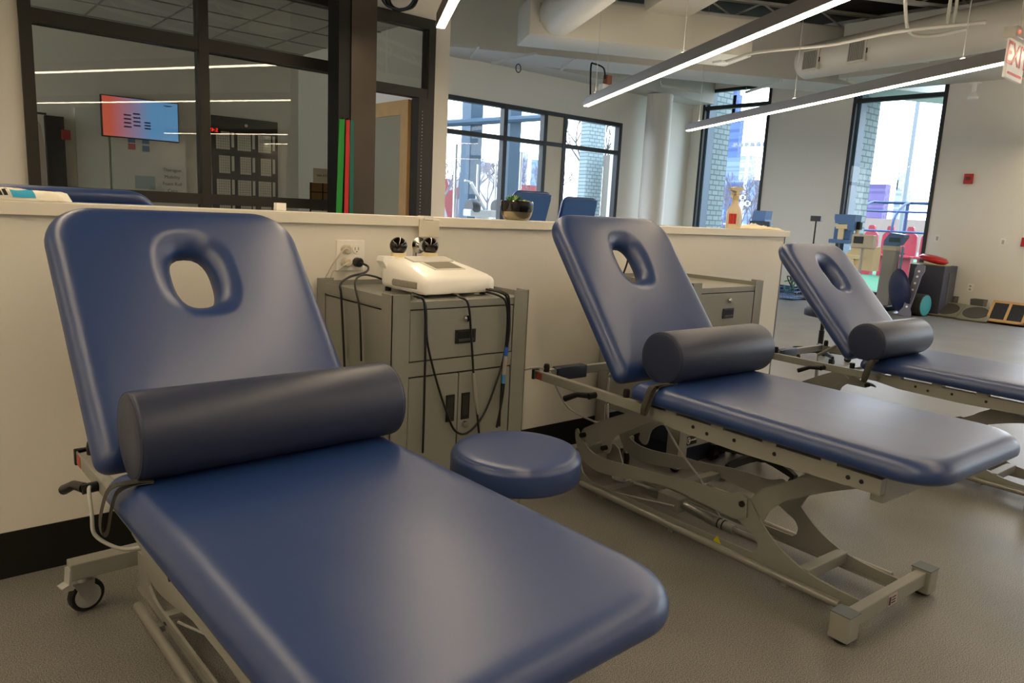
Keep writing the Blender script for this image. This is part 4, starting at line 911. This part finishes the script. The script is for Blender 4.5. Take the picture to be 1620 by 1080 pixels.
tc=nt.nodes.new('ShaderNodeTexCoord'); sx=nt.nodes.new('ShaderNodeSeparateXYZ'); cr=nt.nodes.new('ShaderNodeValToRGB'); e=cr.color_ramp.elements; e[0].position=.1; e[0].color=lin((235,110,90))+(1,); e[1].position=.62; e[1].color=lin((110,180,250))+(1,)
nt.links.new(tc.outputs['Generated'],sx.inputs[0]); nt.links.new(sx.outputs['X'],cr.inputs[0]); nt.links.new(cr.outputs[0],pb.inputs['Emission Color']); pb.inputs['Emission Strength'].default_value=.62
B().box(0,.74,-.003,.0,0,.40).build('screen',m,t)
b=B(); 
for k in range(4): b.box(.2,.27,-.005,-.003,.22-k*.04,.235-k*.04); b.box(.29,.36,-.005,-.003,.24-k*.04,.255-k*.04)
for k in range(3): b.box(.4,.46,-.005,-.003,.16-k*.03,.175-k*.03)
b.box(.6,.68,-.005,-.003,.36,.37); b.build('slide_text',mat('slide_ink',(70,80,140),.6),t)
t=thing('calendar_poster','large black poster of nine month calendars on the office wall','poster',(2.86,yo+.02,1.2))
B().box(0,.78,-.004,.0098,-.35,.95).build('poster_sheet',mat('poster_black',(42,38,36),.6),t)
pg=mat('calendar_grid',(232,228,212),.7); pgd=mat('calendar_line',(120,116,106),.7)
random.seed(2)
for r_ in range(4):
    for c_ in range(3):
        x_=.05+c_*.245; z_=.58-r_*.27
        b=B(); b.box(x_+(.03 if r_%2 else 0),x_+.155,-.007,-.0045,z_,z_+.2); b.box(x_+.175,x_+.205,-.007,-.0045,z_+.03,z_+.2); b.build('month_grid',pg,t)
        b=B()
        for k in range(1,6): b.box(x_+k*.026,x_+k*.026+.003,-.0078,-.0072,z_,z_+.2)
        for k in range(1,7): b.box(x_,x_+.155,-.0078,-.0072,z_+k*.029,z_+k*.029+.003)
        b.build('grid_lines',pgd,t)
b=B(); b.lathe([(.018,-.008),(.018,-.004)],20,(.4,0,.87),'y'); b.build('poster_emblem',pg,t)
t=thing('reflected_clock','reflection of a red digital clock, modelled mirrored left of the calendar poster','clock',(2.86,yo-.03,1.98))
B().box(-.07,.09,0,.03,-.04,.04,.003).build('clock_case',blackm,t)
text('digits','5:45',.06,emat('red_digit',(255,60,50),1.6),t,face_mx((.01,-.002,0),(-1,0,0),(0,0,1)),.0005)  # digits mirrored: a clock's reflection in the glass, built as an object
q=at(510,278,'y',YG+1.2)
t=thing('notice_card','white notice card standing on a framed board inside the office','card',(q.x,YG+1.2,0))
B().box(-.1,.1,0,.004,q.z-.07,q.z+.07).build('card',mat('card_white',(236,232,222),.6),t)
text('card_text','NBA RTC',.03,ink,t,face_mx((0,-.002,q.z),(1,0,0),(0,0,1)),.0004)
b=B().box(-.12,.14,.004,.014,q.z-.35,q.z-.072); b.build('cardboard_panel',mat('tan_board',(150,120,80),.7),t)
b=B().box(-.13,-.12,-.002,.016,0,q.z-.072); b.box(.14,.15,-.002,.016,0,q.z-.072); b.box(-.12,.14,-.002,.004,q.z-.17,q.z-.16); b.box(0,.012,-.002,.004,q.z-.35,q.z-.072); b.build('stand_frame',frameb,t)
q=at(521,190,'y',yo); B().box(q.x-.06,q.x+.04,YO-.01,YO-.001,q.z-.08,q.z+.08).build('wall_sign',mat('card_white',(236,232,222),.6),label='small white sign on the office wall right of the poster',cat='sign')
# dark doorway curtain & red alarm
q=at(88,230,'y',YO); 
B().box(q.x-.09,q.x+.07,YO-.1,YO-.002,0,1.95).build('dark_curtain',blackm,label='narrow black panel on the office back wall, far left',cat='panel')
q=at(101,214,'y',YO); 
B().box(q.x-.04,q.x+.04,YO-.14,YO-.1,q.z-.05,q.z+.05,.01).build('fire_alarm',mat('dull_red',(150,30,30),.5),label='red square alarm at the black panel in the office',cat='fire alarm')
q=at(62,230,'y',YO-.3)
t=thing('hanging_garments','pale jackets hanging at the far left in the office','garment',(q.x,YO-.12,0))
b=B(); b.loops([[(x*s_-.02,y*s_*.4,z_) for x,y in((-.09,-.1),(.09,-.1),(.09,.1),(-.09,.1))] for z_,s_ in((1.25,.9),(1.6,1),(1.85,.7),(1.92,.3))]); b.build('jacket',mat('pale_cloth',(190,176,160),.9),t)
b=B(); b.tube([(-.2,0,1.96),(.1,0,1.96)],.01,8); b.build('rail',blackm,t)
# ------------------------------------------------------------------ outside
struct('ground',B().box(XF+.3,900,-300,900,-.3,-.05),mat('asphalt_light',(112,116,122),.9))
struct('ground_back',B().box(-200,XF+.3,YW+.25,900,-.3,-.05),mat('asphalt_light',(112,116,122),.9))
b=B().box(15.5,40,-20,40,-.05,-.02); b.build('turf_field',mat('turf_green',(44,100,66),.9,noise=(4,.2)),kind='structure')
# brick piers projecting outside at the left jamb of each tall window
struct('trim_6',B().box(XF+.3,XF+.95,MW[1]-.02,MW[1]+.6,-.05,4.7),brickm)
struct('trim_7',B().box(XF+.3,XF+.95,RW[1]-.02,RW[1]+.6,-.05,4.7),brickm)
for n_,w_ in((8,MW),(9,RW)): struct('trim_%d'%n_,B().box(XF+.085,XF+.3,w_[1]-.1,w_[1],ZS,ZH),mat('daylight_tinted_jamb',(84,104,120),.5))  # bluish daylight on the jamb is put into its metal colour
# dugout
t=thing('team_shelter','curved clear team shelter with blue frame outside the right window','shelter',(0,0,0))
xd=20; yl=at(1357,325,'x',xd).y; yr=at(1474,325,'x',xd).y-3; zt_=at(1410,318,'x',xd).z; zm_=at(1410,366,'x',xd).z; zs=at(1400,340,'x',xd).z
frb=mat('blue_steel_frame',(38,58,100),.4)
def arc(y): return [(xd-.0,y,-.05),(xd,y,zm_),(xd+.12,y,zs),(xd+.5,y,zt_-.1),(xd+.9,y,zt_),(xd+1.6,y,zt_)]
n=6
for k in range(n):
    y=yl+(yr-yl)*k/(n-1); B().tube(smooth(arc(y),5),.032,8).build('hoop',frb,t,True)
b=B()
for pt in((xd,zm_),(xd+.2,zs+.1),(xd+.9,zt_),(xd+1.6,zt_)): b.tube([(pt[0],yl,pt[1]),(pt[0],yr,pt[1])],.028,8)
for k in range(4): 
    y=yl+(yr-yl)*(k+.5)/4; b.tube([(xd+1.65,y,-.05),(xd+1.65,y,zt_)],.05,8)
b.build('rail',frb,t,True)
xs=xd+.9
for k,pxs in enumerate((1379,1409,1441,1472,1500)):
    y=at(pxs,362,'x',xs).y
    s=thing('stadium_seat','pink red bucket seat in the outside team shelter','seat',(xs,y,0),group='red seats in the team shelter')
    b=B(); z0=at(1400,357,'x',xs).z-.68
    b.prism([(-.2,-.1),(-.2,.25),(-.19,.42),(-.14,.49),(-.08,.51),(-.09,.58),(-.085,.65),(-.05,.68),(.05,.68),(.085,.65),(.09,.58),(.08,.51),(.14,.49),(.19,.42),(.2,.25),(.2,-.1)],0,.08,'x',mx=Matrix.Translation((0,0,z0))); b.build('backrest',mat('seat_red',(150,30,48),.4),s)
    b=B(); b.box(-.35,0,-.2,.2,z0-.15,z0-.08,.02); b.box(-.15,.05,-.16,.16,-.05,z0-.15); b.build('seat_pan',MATS['seat_red'],s)
# light poles
def pole(label,px,py,x,r,h): 
    q=at(px,py,'x',x); return B().tube([(x,q.y,-.1),(x,q.y,h)],r,12).build('light_pole',mat('pole_grey',(110,116,122),.5),None,True,label=label,cat='pole')
pole('tall steel pole outside the right window',1440,250,32,.08,16)
t=thing('flood_light','floodlight mast with a row of lamps outside the middle window','flood light',(60,at(1185,230,'x',60).y,0))
zq=at(1185,230,'x',60).z
B().tube([(0,0,-.1),(0,0,zq)],.15,8).build('mast',mat('pole_pale',(190,200,214),.5),t,True)
b=B()
for k in range(6): b.box(-.1,.1,-1.7+k*.6,-1.4+k*.6,zq-.1,zq+.25)
b.box(-.05,.05,-1.8,1.8,zq-.02,zq+.04); b.build('lamp_row',MATS['pole_grey'],t)
t=thing('scoreboard_frame','white frame of small panels on a post outside the middle window','signal frame',(26,at(1174,318,'x',26).y,0))
zq=at(1176,318,'x',26).z
b=B(); b.tube([(0,0,-.1),(0,0,zq)],.05,8)
for y_,z_ in((-.12,-.22),(-.12,.03),(.13,.03),(-.36,-.2)): b.box(0,.05,y_,y_+.23,zq+z_,zq+z_+.04); b.box(0,.05,y_,y_+.04,zq+z_,zq+z_+.22); b.box(0,.05,y_+.19,y_+.23,zq+z_,zq+z_+.22); b.box(0,.05,y_,y_+.23,zq+z_+.18,zq+z_+.22)
b.build('panels',mat('bright_white',(200,202,206),.5),t)
# fences and low buildings
def bld(label,px0,px1,pytop,x,m,depth=14,zb=-.1,cat='building',name='building',steps=None):
    a_=at(px0,pytop,'x',x); c_=at(px1,pytop,'x',x)
    t=thing(name,label,cat,(x,0,0))
    B().box(0,depth,c_.y,a_.y,zb,a_.z).build('tower_block' ,m,t)
    for (q0,q1,qt) in steps or []:
        a2=at(q0,qt,'x',x);c2=at(q1,qt,'x',x); B().box(.3,depth-.3,c2.y,a2.y,a_.z,a2.z).build('upper_tier',m,t)
    return t
sky1=facade('blue_facade',(58,84,132),(40,64,112),3.,4.); sky2=facade('pale_blue_facade',(104,124,156),(84,106,148),3.,5.)
sky3=facade('purple_facade',(90,78,124),(70,62,106),3.,4.); sky4=facade('white_facade',(150,156,166),(120,130,150),3.,4.)
bld('very tall blue skyscraper with stepped shoulders behind the middle window',1140,1172,186,600,sky1,6,steps=[(1146,1169,152),(1150,1166,144)])
bld('wide base section of the tallest skyscraper',1136,1174,250,590,sky2,8)
bld('pale glass skyscraper right of the tallest tower',1172,1190,246,500,sky4,6)
bld('mid height blue office block in the skyline',1150,1182,288,405,sky1,6)
bld('low blue block at the right of the middle window',1178,1192,284,395,sky2,8)
bld('purple grid office block outside the right window',1374,1402,291,400,sky3,6)
bld('dark purple slab at the left of the right window',1356,1363,290,380,sky3,6)
bld('pale church like tower with pointed spire outside the right window',1417,1427,300,420,sky4,12,steps=[(1419,1425,285),(1421,1423,272)])
bld('long tan low building behind the team shelter',1330,1560,343,48,mat('tan_wall',(130,116,106),.8),10)
bld('grey low shed behind the floodlight',1090,1230,352,60,mat('slate_wall',(62,80,108),.7),8)
# windows wall outside (north): steel columns
def ocol(label,px,w,y):
    q=at(px,200,'y',y); B().box(q.x-w/2,q.x+w/2,y,y+w,-.05,5).build('steel_column',mat('blue_grey_steel',(50,74,92),.5),label=label,cat='column')
ocol('blue grey outside steel column behind the left pane',754,.30,9.5); ocol('blue grey outside steel column behind the second pane',816,.30,9.5)
b=B(); qa=at(700,201,'y',9.4);qb=at(858,186,'y',9.4); b.tube([(qa.x-.4,9.4,qa.z),(qb.x,9.4,qb.z)],.07,8); b.build('steel_beam',mat('blue_grey_steel',(50,74,92),.5),None,True,label='blue grey steel beam running between the outside columns',cat='beam')
b=B(); q0=at(930,220,'y',13.0);q1=at(957,220,'y',13.0); b.box(q0.x,q1.x,13,13.3,-.05,8.0); b.build('brick_pier',brickm,label='pale brick pier outside the right pane',cat='pier')
b=B(); q1=at(957,280,'y',12.5);q2=at(975,280,'y',12.5); b.box(q1.x,q2.x,12.5,12.6,-.05,at(965,246,'y',12.5).z); b.build('service_door',mat('grey_door',(98,92,84),.6),label='dark grey door leaf outside the right pane',cat='door')
def bldy(label,px0,px1,pytop,y,m,depth=4,py=None):
    a_=at(px0,pytop,'y',y);c_=at(px1,pytop,'y',y); t=thing('building',label,'building',(0,y,0)); B().box(a_.x,c_.x,0,depth,-.1,a_.z).build('block',m,t)
bldy('long red brick building outside the left pane',690,860,281,70,facade('red_brick_facade',(112,40,42),(130,126,130),4.,3.))
bldy('white low building beside the red brick one',765,800,270,58,mat('pale_wall2',(200,206,212),.7))
bldy('grey blue high rise in the left pane',758,768,254,400,sky2)
bldy('slim grey high rise beside it',771,776,257,420,sky1)
bldy('cluster high rise, tallest in the second pane',829,836,240,500,sky4)
bldy('wide pale high rise in the second pane',820,830,250,480,sky2)
bldy('blue high rise at the edge of the second pane',846,856,252,460,sky2)
# bare trees
def tree(label,x,y,h,seed):
    random.seed(seed); t=thing('bare_tree',label,'tree',(x,y,0),group='bare trees outside'); b=B()
    def br(p,d,l,r,n):
        q=p+d*l; b.tube([p,q],[r,r*.65],5,caps=False)
        if n:
            for k in range(3): br(q,(d+Vector((random.uniform(-.7,.7),random.uniform(-.7,.7),random.uniform(-.1,.5)))).normalized(),l*.72,r*.6,n-1)
    br(Vector((0,0,-.05)),Vector((0,0,1)),h*.3,h*.022,5); b.build('branches',mat('bare_bark',(100,94,100),.9),t)
for i in range(9):
    q=at(1135+i*10,330,'x',44+3*(i%3)); tree('bare winter tree among the row outside the middle window',q.x,q.y,3.6+.5*(i%4),i)
for i in range(8):
    q=at(700+i*24,300,'y',50+3*(i%3)); tree('bare winter tree among the row outside the window wall',q.x,q.y,6+.7*(i%3),40+i)
q=at(925,240,'y',20); tree('large bare tree outside the right pane of the window wall',q.x,q.y,6.5,77)
# outside exercise machine & posts
def post(label,px,pt,pb,y,r=.03):
    a_=at(px,pt,'y',y); B().tube([(a_.x,y,-.05),(a_.x,y,a_.z)],r,10).build('post',alu,None,True,label=label,cat='post')
post('tall silver post outside the left pane',722,228,340,8.6); post('silver post outside the second pane',825,240,330,8.6)
post('short silver post left of the succulent',785,262,330,8.8,.02); post('thin silver post behind the first pane',756,260,330,9.0,.02)
q=at(763,330,'y',8.2)
t=thing('exercise_bike','grey and black exercise machine with a slanted pole outside the window','exercise machine',(q.x,8.2,0))
b=B(); b.tube([(-.28,0,q.z+.45),(.06,0,q.z-.02)],.03,10); b.tube([(-.3,0,q.z+.46),(-.42,0,q.z+.48)],.02,8); b.build('handle_pole',alu,t,True)
b=B(); b.lathe([(.13,-.09),(.15,-.05),(.15,.05),(.13,.09)],24,(-.22,0,q.z+.02),'x'); b.lathe([(.13,-.09),(.15,-.05),(.15,.05),(.13,.09)],24,(.38,0,q.z+.04),'x'); b.build('flywheel',mat('dark_grey_plastic',(60,60,58),.4),t,True)
b=B(); b.box(-.35,.45,-.12,.12,q.z-.15,q.z-.02,.02); b.box(-.1,.1,-.1,.1,-.05,q.z-.1,.02); b.build('body',greyp,t)
# ------------------------------------------------------------------ world
w=bpy.data.worlds.new('world'); S.world=w; w.use_nodes=True; nt=w.node_tree; bg=nt.nodes['Background']
tc=nt.nodes.new('ShaderNodeTexCoord'); sx=nt.nodes.new('ShaderNodeSeparateXYZ'); cr=nt.nodes.new('ShaderNodeValToRGB'); e=cr.color_ramp.elements
e[0].position=0; e[0].color=(.92,.96,1,1); e[1].position=.9; e[1].color=(.62,.78,1,1)
nt.links.new(tc.outputs['Generated'],sx.inputs[0]); nt.links.new(sx.outputs['Z'],cr.inputs[0]); nt.links.new(cr.outputs[0],bg.inputs[0]); bg.inputs[1].default_value=4.3
def portal(x,y0,y1,z0,z1,axis,name):
    pass
vs=S.view_settings; vs.view_transform='Standard'; vs.look='None'; vs.exposure=.72; vs.gamma=1; vs.use_curve_mapping=False
